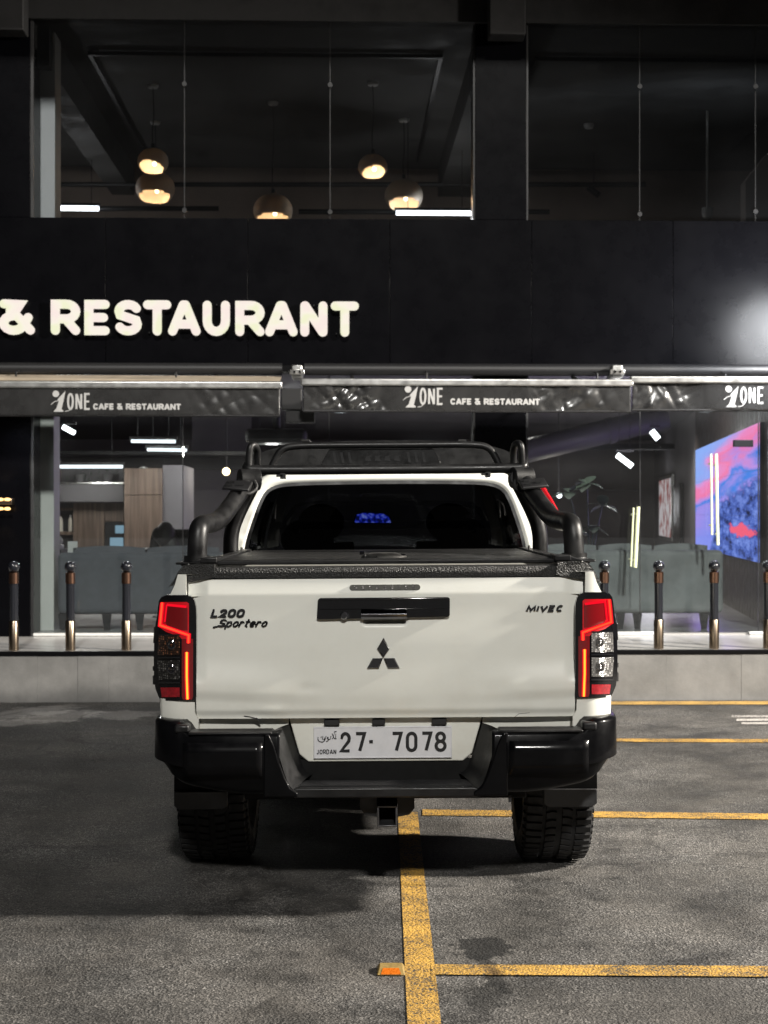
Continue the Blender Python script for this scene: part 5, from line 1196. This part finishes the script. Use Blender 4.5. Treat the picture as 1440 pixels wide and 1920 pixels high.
# white plate panel, number plate and lamps
mb = MB(); zt_, zb_ = .726, tZ(1428)
mb.prism([(-.375, zt_), (.375, zt_), (.335, zb_+.03), (.30, zb_), (-.30, zb_), (-.335, zb_+.03)], TY+.045, TY+.053); tb_('plate_panel', mb, paint, bevel=.004)
for s in (-1, 1):
    mb = MB(); mb.box(s*.376, TY+.046, .66, s*.74, TY+.053, .727); tb_('rear_panel', mb, paint, bevel=.003)
px0, px1, pz0, pz1 = tX(587), tX(848), tZ(1422), tZ(1361); yp = TY+.034
mb = MB(); mb.box(px0, yp, pz0, px1, yp+.008, pz1); npl = tb_('number_plate', mb, plate_white, bevel=.003)
mb = MB(); fnp = lambda x, z, d: (x, yp-.0018+d*.0025, z)
r_ = .004; mb.ribbon([(px0+r_, pz0+r_), (px1-r_, pz0+r_), (px1-r_, pz1-r_), (px0+r_, pz1-r_), (px0+r_, pz0+r_)], .0028, fnp); tb_('plate_rim', mb, plate_white, npl)
mb = MB(); fk = lambda x, z, d, k: (x, yp-.0022-.0002*k+d*.003, z)
for ch, a, b in (('2', 636, 658), ('7', 664, 686), ('7', 733, 755), ('0', 761, 783), ('7', 789, 811), ('8', 815, 838)):
    mb = MB(); glyph(mb, ch, tX(a), tZ(1410), tX(b)-tX(a), tZ(1371.5)-tZ(1410), .0125, fk, 'butt'); tb_('digit', mb, ink, npl)
mb = MB(); mb.box(tX(692), yp-.0022, tZ(1393), tX(699), yp+.001, tZ(1387)); tb_('plate_dot', mb, ink, npl)
mb = MB(); x = tX(593)
for ch, wd in (('J', 5.2), ('O', 6.6), ('R', 6.4), ('D', 6.4), ('A', 6.8), ('N', 6.2)):
    w_ = wd*TY/FPX; glyph(mb, ch, x, tZ(1413), w_-.0015, tZ(1404)-tZ(1413), .0030, fk, 'butt'); x += w_
A2 = lambda pts: [(tX(593+a), tZ(1388-b)) for a, b in pts]
for k, pts in enumerate(([(36, 13), (35.5, 4)], [(33, 14), (31, 6), (29, 4)], [(29, 14), (31, 8), (34, 4), (37, 4)], [(27, 9), (25, 3), (21, 2)], [(22, 7), (20, 7), (19.5, 4.5), (22, 4), (21, 0), (18, -1)], [(17.5, 9), (16, 3), (13, 3)],
                         [(14, 7), (15, 1), (11, -2), (5, -1), (2, 3), (2.5, 7)], [(8, 7), (9, 8)], [(10.5, 3), (11.5, 9)], [(33, 17), (37, 18)])):
    mb.ribbon(A2(pts), .0026, lambda X, Z, d, k=k: (X, yp-.0022-.0002*k+d*.003, Z))
tb_('plate_country', mb, ink, npl)
for a, b in ((607, 636), (698, 722), (810, 838)):
    mb = MB(); mb.box(tX(a), TY+.02, tZ(1358), tX(b), TY+.046, tZ(1347)); tb_('plate_lamp', mb, trim_black, bevel=.002)

# ---- hitch, frame and axle
mb = MB(); x0_, x1_, z0_, z1_ = tX(707), tX(745), tZ(1545), tZ(1505); t_ = .008; ya, yb2 = TY-.03, TY+.5
for a in ((x0_, z0_, x1_, z0_+t_), (x0_, z1_-t_, x1_, z1_), (x0_, z0_+t_+.0003, x0_+t_, z1_-t_-.0003), (x1_-t_, z0_+t_+.0003, x1_, z1_-t_-.0003)): mb.box(a[0], ya, a[1], a[2], yb2, a[3])
hi = tb_('hitch_receiver', mb, hitch_steel, bevel=.002)
mb = MB(); mb.box(x0_+t_+.002, TY+.16, z0_+t_+.002, x1_-t_-.002, TY+.17, z1_-t_-.002); tb_('hitch_plug', mb, chassis, hi)
for s in (-1, 1):
    mb = MB(); xc = (x0_+x1_)/2
    mb.prism([(xc+s*.040, .43), (xc+s*.105, .43), (xc+s*.105, .375), (xc+s*.085, .35), (xc+s*.040, .342)], TY+.02, TY+.03); tb_('hitch_bracket', mb, satin_black, hi)
mb = MB(); mb.box(-.55, TY+.08, .40, .55, TY+.16, .47); tb_('cross_member', mb, chassis, bevel=.006)
for s in (-1, 1):
    mb = MB(); mb.box(s*.40, TY+.17, .47, s*.48, 10.7, .60); tb_('frame_rail', mb, chassis)
    mb = MB(); mb.tube(smooth_path([(s*.52, TY+.25, .50), (s*.52, AX-.3, .36), (s*.52, AX, .33), (s*.52, AX+.3, .36), (s*.52, AX+.75, .50)], 2), .03, 8, squash=.6); tb_('leaf_spring', mb, chassis)
mb = MB(); mb.cyl((-.6, AX, AZ), (.6, AX, AZ), .045, 16); mb.ball((.02, AX, AZ), .16, .17, .15, 18, 12); tb_('rear_axle', mb, chassis, roll=0)
mb = MB(); mb.cyl((.02, AX+.17, AZ+.02), (.02, 8.6, .48), .035, 12); tb_('drive_shaft', mb, chassis, roll=0)
mb = MB(); mb.lathe([(.14, -.09), (.30, -.09), (.345, -.05), (.345, .05), (.30, .09), (.14, .09)], (0.02, TY+.60, .66), 32); tb_('spare_wheel', mb, rubber)
mb = MB(); mb.tube(smooth_path([(.33, 5.98, .47), (.33, 6.2, .46), (.30, 7.2, .48), (.28, 8.5, .5)], 2), .028, 10); tb_('exhaust_pipe', mb, chassis)
mb = MB(); mb.box(-.78, TY+.12, .66, .78, YCAB-.06, .70); tb_('bed_floor', mb, chassis)
mb = MB(); mb.box(tX(953), TY-.02, tZ(1501), tX(958), TY+.0, tZ(1488)); tb_('bumper_stay', mb, trim_black)

# ---- wheels
def tyre(sgn):
    mb = MB(); W_ = .145
    prof_ = [(.215, -W_*.72), (.26, -W_*.98), (.31, -W_*1.02), (.35, -W_*.96), (.366, -W_*.86), (.371, -W_*.7), (.372, 0), (.371, W_*.7), (.366, W_*.86), (.35, W_*.96), (.31, W_*1.02), (.26, W_*.98), (.215, W_*.72)]
    mb.lathe([(r_, h_) for r_, h_ in prof_], (0, 0, 0), 72, 'x')
    N = 58
    def block(poly, a0, r0, r1):          # poly of (lateral, angular offset) extruded radially with a small taper
        cx = sum(p[0] for p in poly)/len(poly); ca = sum(p[1] for p in poly)/len(poly)
        def P(l, a, r_): return (l, r_*math.sin(a), r_*math.cos(a))
        drop = lambda l: .010*max(0, abs(l)/W_-.62)**1.5*2
        bot = [P(cx+(l-cx)*1.05, a0+ca+(a-ca)*1.05, r0-drop(l)) for l, a in poly]; top = [P(cx+(l-cx)*.93, a0+ca+(a-ca)*.93, r1-drop(l)) for l, a in poly]
        mb.hull8(bot, top)
    step = 2*math.pi/N
    for k in range(N):
        a = k*step
        for lat, w2, ph, sk in ((-.034, .022, .0, .35), (.034, .022, .5, -.35)):
            b = [(lat-w2, -.42*step), (lat-w2*.2, -.36*step+sk*.25*step), (lat+w2, -.44*step+sk*.5*step), (lat+w2, .30*step+sk*.5*step), (lat+w2*.1, .42*step+sk*.3*step), (lat-w2, .34*step)]
            block(b, a+ph*step, .370, .382)
        for sd in (-1, 1):
            w_ = .30 if k % 2 else .36
            b = [(sd*.072, -w_*step), (sd*.100, -(w_+.06)*step), (sd*.136, -w_*step), (sd*.136, (w_)*step), (sd*.095, (w_+.04)*step), (sd*.070, w_*.9*step)]
            block(b, a+(.25 if sd > 0 else .75)*step, .368, .381)
            c = [(sd*.1365, -.26*step), (sd*.147, -.24*step), (sd*.147, .24*step), (sd*.1365, .26*step)]
            block(c, a+(.25 if sd > 0 else .75)*step, .338, .362)
    return mb
ty0 = None
for s in (-1, 1):
    for yc in (AX, FXY):
        wh = bpy.data.objects.new('wheel', None); link(wh, tk); wh.location = (s*.724, yc-TY, AZ); wh.rotation_euler = (0, 0, 0 if s == 1 else math.pi); OFF[wh.name] = (0, 0, 0)
        if ty0 is None:
            ty0 = build('tyre', tyre(1), rubber, wh, smooth=30)
            mb = MB(); mb.lathe([(.0, .06), (.06, .07), (.07, .09), (.20, .085), (.218, .105), (.225, .10), (.2, -.09), (0.0, -.09)], (0, 0, 0), 40, 'x'); rim0 = build('rim', mb, gloss_black, wh)
        else:
            for o0 in (ty0, rim0): c = o0.copy(); COL.objects.link(c); c.parent = wh; c.rotation_euler = (.6*(1+s)+yc, 0, 0)

# ---- tonneau cover
zc_ = 1.335
mb = MB(); mb.prism([(-.655, 1.318), (.655, 1.318), (.66, 1.326), (.652, zc_), (-.652, zc_), (-.66, 1.326)], TY+.055, TY+.11); tn = tb_('tonneau_lip', mb, satin_black, bevel=.004, seg=3)
for k in range(4):
    y0_ = TY+.112+k*.372; mb = MB(); mb.box(-.65, y0_, 1.318, .65, y0_+.369, zc_+.001); tb_('tonneau_slat', mb, satin_black, bevel=.005)
for s in (-1, 1):
    mb = MB(); mb.box(s*.657, TY+.06, 1.3265, s*.705, YCAB-.08, 1.342); tb_('tonneau_rail', mb, satin_black, bevel=.004)
    mb = MB(); mb.box(s*.655, TY+.045, 1.326, s*.72, TY+.20, 1.348); mb.prism([(s*.70, 1.322), (s*.765, 1.322), (s*.765, 1.33), (s*.715, 1.346)], TY+.05, TY+.18); tb_('rail_clamp', mb, satin_black, bevel=.01, seg=3)
c = (tX(719, 6.0), 6.05, zc_+.002); mb = MB(); mb.lathe([(.0, .020), (.05, .018), (.088, .008), (.095, 0), (0, 0)], (0, 0, 0), 28); mb.v = [(c[0]+x, c[1]+y*.75, c[2]+z) for x, y, z in mb.v]
hb = tb_('cover_latch', mb, steel, smooth=50)
mb = MB(); mb.cyl((c[0]-.085, c[1]-.02, c[2]+.012), (c[0]-.085, c[1]-.02, c[2]+.024), .012, 10); mb.cyl((c[0]+.08, c[1]-.02, c[2]+.008), (c[0]+.08, c[1]-.02, c[2]+.014), .010, 10); tb_('latch_bolt', mb, chrome, hb)

# ---- cab
YR = YCAB                                      # foot of the rear cab wall
def ycab(z): return YR + .30*max(0, z-1.25)*.8
px2x = lambda px, Y: (px-724)*Y/FPX
Oc = [(434, 1045), (437, 1018), (447, 985), (464, 942), (479, 908), (490, 893), (504, 886), (540, 882.5), (600, 881), (724, 880)]
Gc = [(464, 1042), (464.5, 1026), (469, 1003), (480, 967), (489, 940), (499, 920), (510, 911), (528, 905.5), (562, 903), (610, 902), (724, 901)]
def outline(pts, Y=7.5):
    half = [(px2x(a, Y), tZ(b, Y)) for a, b in pts]; return half + [(-x, z) for x, z in half[-2::-1]]
def rs(pts, n):
    P_ = [Vector(p) for p in pts]; d = [0]
    for a, b in zip(P_, P_[1:]): d.append(d[-1]+(b-a).length)
    out = []
    for k in range(n+1):
        t = d[-1]*k/n; i = 0
        while i < len(d)-2 and d[i+1] < t: i += 1
        q = (t-d[i])/max(1e-9, d[i+1]-d[i]); out.append(P_[i].lerp(P_[i+1], q))
    return out
def dens(pts):          # round the polyline, then resample
    return smooth_path([(x, 0, z) for x, z in pts], 1)
NO = 80
O_ = rs([(p.x, p.z) for p in dens(outline(Oc))], NO); G_ = rs([(p.x, p.z) for p in dens(outline(Gc))], NO)
O2 = rs([(p.x, p.z) for p in dens([(a*1.0, b) for a, b in outline(Oc)])], NO)
mb = MB()
def ringf(u, v):
    a, b = O_[round(u*NO)], G_[round(u*NO)]
    if v <= .2: k = v/.2; x, z = a.x*(1+.012*(1-k)), a.y+.006*(1-k)*sm(1.5, 1.65, a.y); y = ycab(z)+.035*(1-k)**2; return (x, y, z)
    k = (v-.2)/.8; x, z = a.x+(b.x-a.x)*k, a.y+(b.y-a.y)*k; return (x, ycab(z)+.012*sm(.75, 1, k)-.004*math.sin(math.pi*k), z)
mb.grid(ringf, NO, 10)
zb0 = G_[0].y
mb.grid(lambda u, v: (-O_[0].x*(1-2*u)*-1*-1 if False else O_[0].x+(O_[-1].x-O_[0].x)*u, ycab(1.25)-.0, .55+(zb0-.55)*v), 20, 6)
cab = tb_('cab', mb, paint, smooth=50)
mb = MB(); n_ = len(G_); mb.add([(p.x*.999, ycab(p.y)+.010, p.y) for p in G_], [tuple(range(n_))]); tb_('rear_window', mb, tint, cab, smooth=0)
mb = MB(); mb.ribbon([(p.x, p.y) for p in G_], .016, lambda x, z, d: (x, ycab(z)+.004+d*.01, z)); mb.ribbon([(G_[0].x, G_[0].y), (G_[-1].x, G_[-1].y)], .016, lambda x, z, d: (x, ycab(z)+.003+d*.01, z)); tb_('window_seal', mb, trim_black, cab)
# greenhouse: roof and side windows lofted forward from the rear outline, body sides, bonnet
OB = [(p.x*1.012, p.y+.006*sm(1.5, 1.65, p.y)) for p in O_]
YF0, YF1 = 9.0, 9.85
mg, mr = MB(), MB()
def loft(u, v):
    x, z = OB[round(u*NO)]; y0_ = ycab(z)+.035; hh = max(0, min(1, (z-1.22)/.5)); y1_ = YF1-(YF1-YF0)*hh
    return (x*(1+.04*math.sin(math.pi*v)*(1-hh)), y0_+(y1_-y0_)*v, z+.03*math.sin(math.pi*min(1, v*1.1))*hh)
NV = 24
for j in range(NV):
    for i in range(NO):
        q = [loft(i/NO, j/NV), loft((i+1)/NO, j/NV), loft((i+1)/NO, (j+1)/NV), loft(i/NO, (j+1)/NV)]
        zc2 = sum(p[2] for p in q)/4; win = 1.30 < zc2 < 1.60 and not (j in (0, 1, 10, 11, NV-1, NV-2))
        (mg if win else mr).add(q, [(0, 1, 2, 3)])
tb_('roof', mr, paint, cab, smooth=50)
mh = MB(); mh.f = list(mr.f); mh.v = [(x*.975, y, z-.014) for x, y, z in mr.v]; tb_('headliner', mh, seat_cloth, cab, smooth=50)
mh = MB(); mh.grid(lambda u, v: (lambda a, b: ((a.x+(b.x-a.x)*v)*.985, ycab(a.y+(b.y-a.y)*v)+.03, (a.y+(b.y-a.y)*v)-.006))(O_[round(u*NO)], G_[round(u*NO)]), NO, 3); tb_('rear_trim', mh, seat_cloth, cab, smooth=50); tb_('side_window', mg, tint, cab, smooth=60)
fr = [loft(i/NO, 1) for i in range(NO+1)]; cxf = Vector((0, 9.4, 1.45))
inn = [tuple(Vector(p).lerp(cxf, .12)) for p in fr]
mb = MB(); mb.add(fr+inn, [(i, i+1, NO+2+i, NO+1+i) for i in range(NO)]); tb_('windscreen_frame', mb, paint, cab)
mb = MB(); mb.add(inn, [tuple(range(NO+1))]); tb_('windscreen', mb, windscreen_glass, cab, smooth=0)
for s in (-1, 1):
    mb = MB()
    def fbod(u, v, s=s):
        y = YCAB-.01+(10.75-YCAB)*u; zl = max(.48, arch(y, FXY)); zt2 = 1.28-.12*sm(9.7, 10.7, y); z = zl+(zt2-zl)*v
        x = .80+.09*math.sin(math.pi*min(1, max(0, (z-.35)/1.05)))**.7 - .10*sm(10.2, 10.75, y) + (.015*sm(.62, .3, abs(y-FXY)))
        return (s*x, y, z)
    mb.grid(fbod, 60, 12); o = tb_('body_side', mb, paint, cab, smooth=50); md = o.modifiers.new('thick', 'SOLIDIFY'); md.thickness = .012; md.offset = 0
    for y0_ in (7.62, 8.62):
        mb = MB(); xx = s*(abs(fbod((y0_+.3-YCAB)/(10.75-YCAB), .85)[0])+.004); mb.tube(smooth_path([(xx, y0_+.2, 1.08), (xx+s*.03, y0_+.25, 1.08), (xx+s*.03, y0_+.40, 1.08), (xx, y0_+.45, 1.08)], 2), .012, 8); tb_('door_handle', mb, gloss_black, cab)
mb = MB()
mb.grid(lambda u, v: ((2*u-1)*(.80-.1*sm(.5, 1, v)), 9.72+1.1*v, 1.205+.05*math.cos((2*u-1)*1.4)-.10*v*v), 20, 12); tb_('bonnet', mb, paint, cab, smooth=60)
mb = MB(); mb.grid(lambda u, v: ((2*u-1)*.86, 10.82+.10*math.cos((2*u-1)*1.45), .45+.68*v), 20, 6); tb_('front_grille', mb, gloss_black, cab, smooth=60)
mb = MB(); mb.box(-.78, YCAB+.12, .50, .78, 10.6, .56); tb_('cab_floor', mb, chassis, cab)
# seats, wheel, dash and mirror display inside
def seat(x, y, w_, hz):
    mb = MB(); mb.grid(lambda u, v: (x+w_*(u-.5)*(1-.25*v), y-.05*math.sin(math.pi*u)-.12*v*0+.0, .75+hz*v), 12, 10); mb.box(x-w_/2, y+.02, .75, x+w_/2, y+.14, .75+hz-.06); mb.box(x-w_/2, y, .70, x+w_/2, y+.5, .86)
    tb_('seat', mb, seat_cloth, cab, bevel=.03, smooth=60)
    mb = MB(); mb.ball((x, y+.03, .75+hz+.11), .135, .06, .11, 18, 12); mb.cyl((x-.05, y+.03, .75+hz-.05), (x-.05, y+.03, .75+hz+.05), .008, 8); mb.cyl((x+.05, y+.03, .75+hz-.05), (x+.05, y+.03, .75+hz+.05), .008, 8); tb_('headrest', mb, seat_cloth, cab, smooth=60)
for x in (-.37, .37): seat(x, 8.62, .50, .60)
for x in (-.40, .40): seat(x, 7.66, .52, .52)
mb = MB(); mb.grid(lambda u, v: ((2*u-1)*.74, 9.25+.35*v, 1.12+.05*math.sin(math.pi*v)-.35*(1-v)**4), 16, 10); tb_('dashboard', mb, seat_cloth, cab, smooth=60)
mb = MB(); mb.ribbon([(.37*-1+.18*math.cos(a*math.pi/12), 1.08+.18*math.sin(a*math.pi/12)) for a in range(25)], .03, lambda x, z, d: (x, 9.14+d*.02+(z-1.08)*.3, z)); tb_('steering_wheel', mb, seat_cloth, cab)
Ym = 8.95; mb = MB(); poly = [(px2x(664, Ym), tZ(978, Ym)), (px2x(738, Ym), tZ(979, Ym)), (px2x(733, Ym), tZ(966, Ym)), (px2x(722, Ym), tZ(959, Ym)), (px2x(682, Ym), tZ(957, Ym)), (px2x(668, Ym), tZ(961, Ym))]
mb.prism(poly, Ym, Ym+.02); mir = tb_('mirror', mb, pipe_black, cab)
bm_ = bpy.data.materials.new('mirror_display'); bm_.use_nodes = True; t = bm_.node_tree; t.nodes.clear(); o_ = t.nodes.new('ShaderNodeOutputMaterial'); e = t.nodes.new('ShaderNodeEmission')
tc = t.nodes.new('ShaderNodeTexCoord'); vo = t.nodes.new('ShaderNodeTexNoise'); vo.inputs['Scale'].default_value = 42; vo.inputs['Detail'].default_value = 5; t.links.new(tc.outputs['Object'], vo.inputs['Vector'])
cr = t.nodes.new('ShaderNodeValToRGB'); cr.color_ramp.elements[0].position = .42; cr.color_ramp.elements[0].color = (.004, .008, .06, 1); cr.color_ramp.elements[1].position = .70; cr.color_ramp.elements[1].color = (.25, .35, 1, 1); k_ = cr.color_ramp.elements.new(.55); k_.color = (.02, .04, .7, 1)
t.links.new(vo.outputs[0], cr.inputs[0]); t.links.new(cr.outputs[0], e.inputs[0]); e.inputs[1].default_value = 3.2; t.links.new(e.outputs[0], o_.inputs[0])
cx, cz = sum(p[0] for p in poly)/6, sum(p[1] for p in poly)/6
mb = MB(); mb.prism([(cx+(x-cx)*.93, cz+(z-cz)*.86) for x, z in poly], Ym-.002, Ym-.0005); tb_('mirror_display', mb, bm_, mir)

# ---- roll bar and rack above the cab
YB = 6.95
bX = lambda px, Y: (px-724)*Y/FPX
def bpt(s, px, py, Y): return (s*-bX(px, Y), Y, tZ(py, Y))
for s in (-1, 1):
    pth = smooth_path([bpt(s, 370, 1050, 6.12), bpt(s, 372, 1000, 6.12), bpt(s, 376, 978, 6.15), bpt(s, 394, 977, 6.38), bpt(s, 414, 970, 6.55), bpt(s, 436, 940, 6.73), bpt(s, 470, 893, 6.95)], 3)
    mb = MB(); mb.tube(pth, .041, 20); rb = tb_('roll_bar', mb, satin_black, smooth=60)
    mb = MB(); c = Vector(bpt(s, 370, 1050, 6.12)); mb.lathe([(.065, -.012), (.065, .004), (.052, .008), (.052, .03)], (c.x, c.y, c.z), 20); mb.box(c.x-.075, c.y-.09, 1.322, c.x+.075, c.y+.13, c.z-.004); tb_('bar_foot', mb, satin_black, rb, bevel=.008)
    mb = MB(); mb.tube(smooth_path([bpt(s, 434, 1040, 7.0), bpt(s, 434, 995, 7.0), bpt(s, 446, 960, 7.0), bpt(s, 474, 905, 7.0)], 2), .036, 16); tb_('bar_leg', mb, satin_black, rb, smooth=60)
    mb = MB(); c = Vector(bpt(s, 470, 893, 6.95)); mb.cyl((c.x-.045, c.y-.055, c.z-.005), (c.x+.045, c.y-.02, c.z-.005), .05, 20); mb.cyl((c.x-s*.02, c.y-.06, c.z-.004), (c.x-s*.02, c.y-.05, c.z-.004), .038, 20); tb_('bar_joint', mb, satin_black, rb, bevel=.004)
    # buckle plate clamped on the tube
    a = Vector(bpt(s, 448, 922, 6.80)); d = (Vector(bpt(s, 425, 972, 6.58))-Vector(bpt(s, 470, 893, 6.95))).normalized(); sd = Vector((1, 0, 0)) - d*d.x; sd.normalize(); nn = d.cross(sd).normalized(); nn = nn if nn.y < 0 else -nn
    mb = MB(); q4 = lambda o, f: [tuple(a+d*(i*f)+sd*(j*f)+nn*o) for i, j in ((-.04, -.062), (-.04, .062), (.045, .062), (.045, -.062))]
    mb.hull8(q4(.052, .96), q4(.040, 1)); pl_ = tb_('clamp_plate', mb, trim_black, rb, bevel=.003)
    for p in (a+nn*.056+sd*.02+d*.01, a+nn*.056-sd*.03+d*-.012, a+nn*.056-sd*.03+d*.02):
        mb = MB(); mb.box(p.x-.012, p.y-.005, p.z-.005, p.x+.012, p.y+.004, p.z+.004); tb_('buckle', mb, satin_black, pl_)
    # crisp wiring loop
    mb = MB(); mb.tube(smooth_path([bpt(s, 476, 892, 6.88), bpt(s, 486, 912, 6.86), bpt(s, 462, 925, 6.8), bpt(s, 458, 905, 6.84)], 3), .008, 6); tb_('cable', mb, rubber, rb)
    # upright end loops of the rack
    mb = MB(); mb.tube(smooth_path([bpt(s, 468, 880, YB), bpt(s, 468, 852, YB), bpt(s, 470, 832, YB), bpt(s, 478, 829, YB+.02), bpt(s, 484, 838, YB+.06), bpt(s, 484, 858, YB+.08), bpt(s, 484, 880, YB+.08)], 3), .017, 12); tb_('rack_loop', mb, satin_black, smooth=60)
    mb = MB(); c = Vector(bpt(s, 532, 888, YB)); mb.box(c.x-.012, YB-.02, c.z-.014, c.x+.012, YB+.02, c.z+.012); mb.box(c.x-.03, YB-.02, c.z-.004, c.x+.0, YB+.02, c.z+.006); tb_('rack_bracket', mb, trim_black)
    mb = MB(); c = Vector(bpt(s, 434, 1041, 7.0)); mb.box(c.x-.05, 6.95, c.z-.03, c.x+.05, 7.06, c.z-.005); mb.cyl((c.x-s*.055, 6.96, c.z-.03), (c.x-s*.055, 6.96, c.z+.05), .006, 8); tb_('leg_foot', mb, steel, rb)
mb = MB(); mb.tube(smooth_path([bpt(-1, 466, 868, YB+.03), bpt(-1, 464, 874, YB), bpt(-1, 480, 877, YB), bpt(-1, 724, 877, YB), bpt(1, 480, 877, YB), bpt(1, 464, 874, YB), bpt(1, 466, 868, YB+.03)], 2), .023, 16); tb_('rack_bar', mb, satin_black, smooth=60)
mb = MB(); mb.tube(smooth_path([bpt(-1, 507, 880, YB+.03), bpt(-1, 516, 858, YB+.03), bpt(-1, 530, 836, YB+.03), bpt(-1, 560, 831.5, YB+.03), bpt(-1, 640, 831.5, YB+.03), bpt(1, 640, 831.5, YB+.03), bpt(1, 560, 831.5, YB+.03), bpt(1, 530, 836, YB+.03), bpt(1, 516, 858, YB+.03), bpt(1, 507, 880, YB+.03)], 3), .0165, 14); tb_('rack_hoop', mb, satin_black, smooth=60)
# pressed panel with slots between bar and hoop
x0_, x1_ = bX(600, YB), bX(832, YB); z0_, z1_ = tZ(872, YB), tZ(838, YB)
mb = MB(); mb.prism([(x0_, z0_), (x1_, z0_), (x1_-.045, z1_), (x0_+.045, z1_)], YB+.035, YB+.04); pn = tb_('rack_panel', mb, satin_black, bevel=.002)
for x in [x0_+.07+k*.035 for k in range(3)] + [x1_-.16+k*.035 for k in range(3)]:
    mb = MB(); mb.prism([(x, z0_+.02), (x+.012, z0_+.02), (x+.002, z1_-.015), (x-.010, z1_-.015)], YB+.0335, YB+.0345); tb_('slot', mb, pipe_black, pn)
for k in range(4):
    x = (x0_+x1_)/2-.075+k*.045; mb = MB(); mb.prism([(x, z0_+.03), (x+.03, z0_+.026), (x+.022, z0_+.045), (x+.034, z0_+.056), (x+.004, z0_+.05)], YB+.0335, YB+.0345); tb_('slot', mb, pipe_black, pn)
# dark roof pod seen behind the rack, strapped to the roof
mb = MB(); Yp = 8.0; hx = bX(965, Yp)
def pod(u, v):
    a = math.pi*u; x = -hx*math.cos(a); x = math.copysign(abs(x/hx)**.8*hx, x); z = 1.72+(.165)*math.sin(a)**.55; return (x, 7.62+.9*v, z)
mb.grid(pod, 36, 6); n_ = 37
mb.add([pod(i/36, 0) for i in range(37)], [tuple(range(37))]); mb.add([pod(i/36, 1) for i in range(37)], [tuple(range(37))])
rp = thing('roof_pod', 'low black roof pod lying on the cab behind the rack', 'roof box', (0, 8.05, 1.72)); build('shell', mb, satin_black, rp, smooth=50, roll=RO)
for x in (-.4, .4):
    mb = MB(); mb.box(x-.02, 7.6, 1.880, x+.02, 8.54, 1.890); build('strap', mb, rubber, rp, smooth=0)
# red jack bar clipped outside the right tube
rj = thing('jack_bar', 'narrow red metal bar clipped outside the right roll bar', 'jack', (bX(1030, 6.8), 6.85, 1.6))
p, q_ = Vector(bpt(1, 724-(1018-724), 909, 6.95)), Vector(bpt(1, 724-(1052-724), 966, 6.70))
mb = MB(); mb.tube([p, p.lerp(q_, .5), q_], [.014, .016, .012], 8); build('bar', mb, red_paint, rj, roll=RO)
mb = MB(); mb.tube([p+Vector((-.02, 0, .012)), p+Vector((.015, 0, -.03))], .02, 10); build('handle', mb, red_paint, rj, bevel=.004, roll=RO)
mb = MB(); mb.tube([p.lerp(q_, .62)+Vector((0, -.014, 0)), p.lerp(q_, .97)+Vector((0, -.012, 0))], .009, 8); build('grip', mb, rubber, rj, roll=RO)

# ------------------------------------------------------------------ road stud and yard lamp
cx, cy = gx(733, 1822); rs_ = thing('road_stud', 'yellow road stud with amber reflector beside the yellow line crossing', 'road stud', (cx, cy, 0))
W2, D2 = .047, .05
mb = MB(); mb.hull8([(cx-W2, cy-D2, .003), (cx+W2, cy-D2, .003), (cx+W2, cy+D2, .003), (cx-W2, cy+D2, .003)], [(cx-W2*.82, cy-D2*.35, .022), (cx+W2*.82, cy-D2*.35, .022), (cx+W2*.82, cy+D2*.5, .022), (cx-W2*.82, cy+D2*.5, .022)]); build('body', mb, stud_yellow, rs_, bevel=.003)
mb = MB()
def fl_(a, b, o): z = .003+.019*b; y = cy-D2+D2*.65*b; return (cx+a*W2*(1-.18*b), y-o, z+o*.6)
mb.hull8([fl_(-.72, .12, .0015), fl_(.72, .12, .0015), fl_(.66, .84, .0015), fl_(-.66, .84, .0015)], [fl_(-.72, .12, -.001), fl_(.72, .12, -.001), fl_(.66, .84, -.001), fl_(-.66, .84, -.001)]); build('reflector', mb, stud_amber, rs_)

lx, ly, lh = 12.0, 5.66, 6.4
ysl = thing('street_lamp', 'tall grey street lamp standing right of the parking bays, outside the photo', 'street lamp', (lx, ly, 0))
mb = MB(); mb.lathe([(.12, 0), (.12, .04), (.07, .06), (.05, lh)], (lx, ly, 0), 16); build('pole', mb, pole_paint, ysl)
mb = MB(); mb.tube(smooth_path([(lx, ly, lh-.2), (lx-.1, ly, lh+.2), (lx-.9, ly, lh+.25)], 2), .03, 10); build('arm', mb, pole_paint, ysl)
mb = MB(); mb.box(lx-1.35, ly-.13, lh+.20, lx-.8, ly+.13, lh+.30); build('lamp_head', mb, pole_paint, ysl, bevel=.02)
mb = MB(); mb.box(lx-1.32, ly-.10, lh+.185, lx-.85, ly+.10, lh+.199); build('lens', mb, emit_mat('street_lens', (1, .9, .78), 8), ysl)
lamp('street_light', 'SPOT', (lx-1.1, ly, lh+.16), 25000, (1, .93, .83), parent_frame=False, size=.35, aim=(1.2, 6.2, 0), spot=R(100), blend=.7)
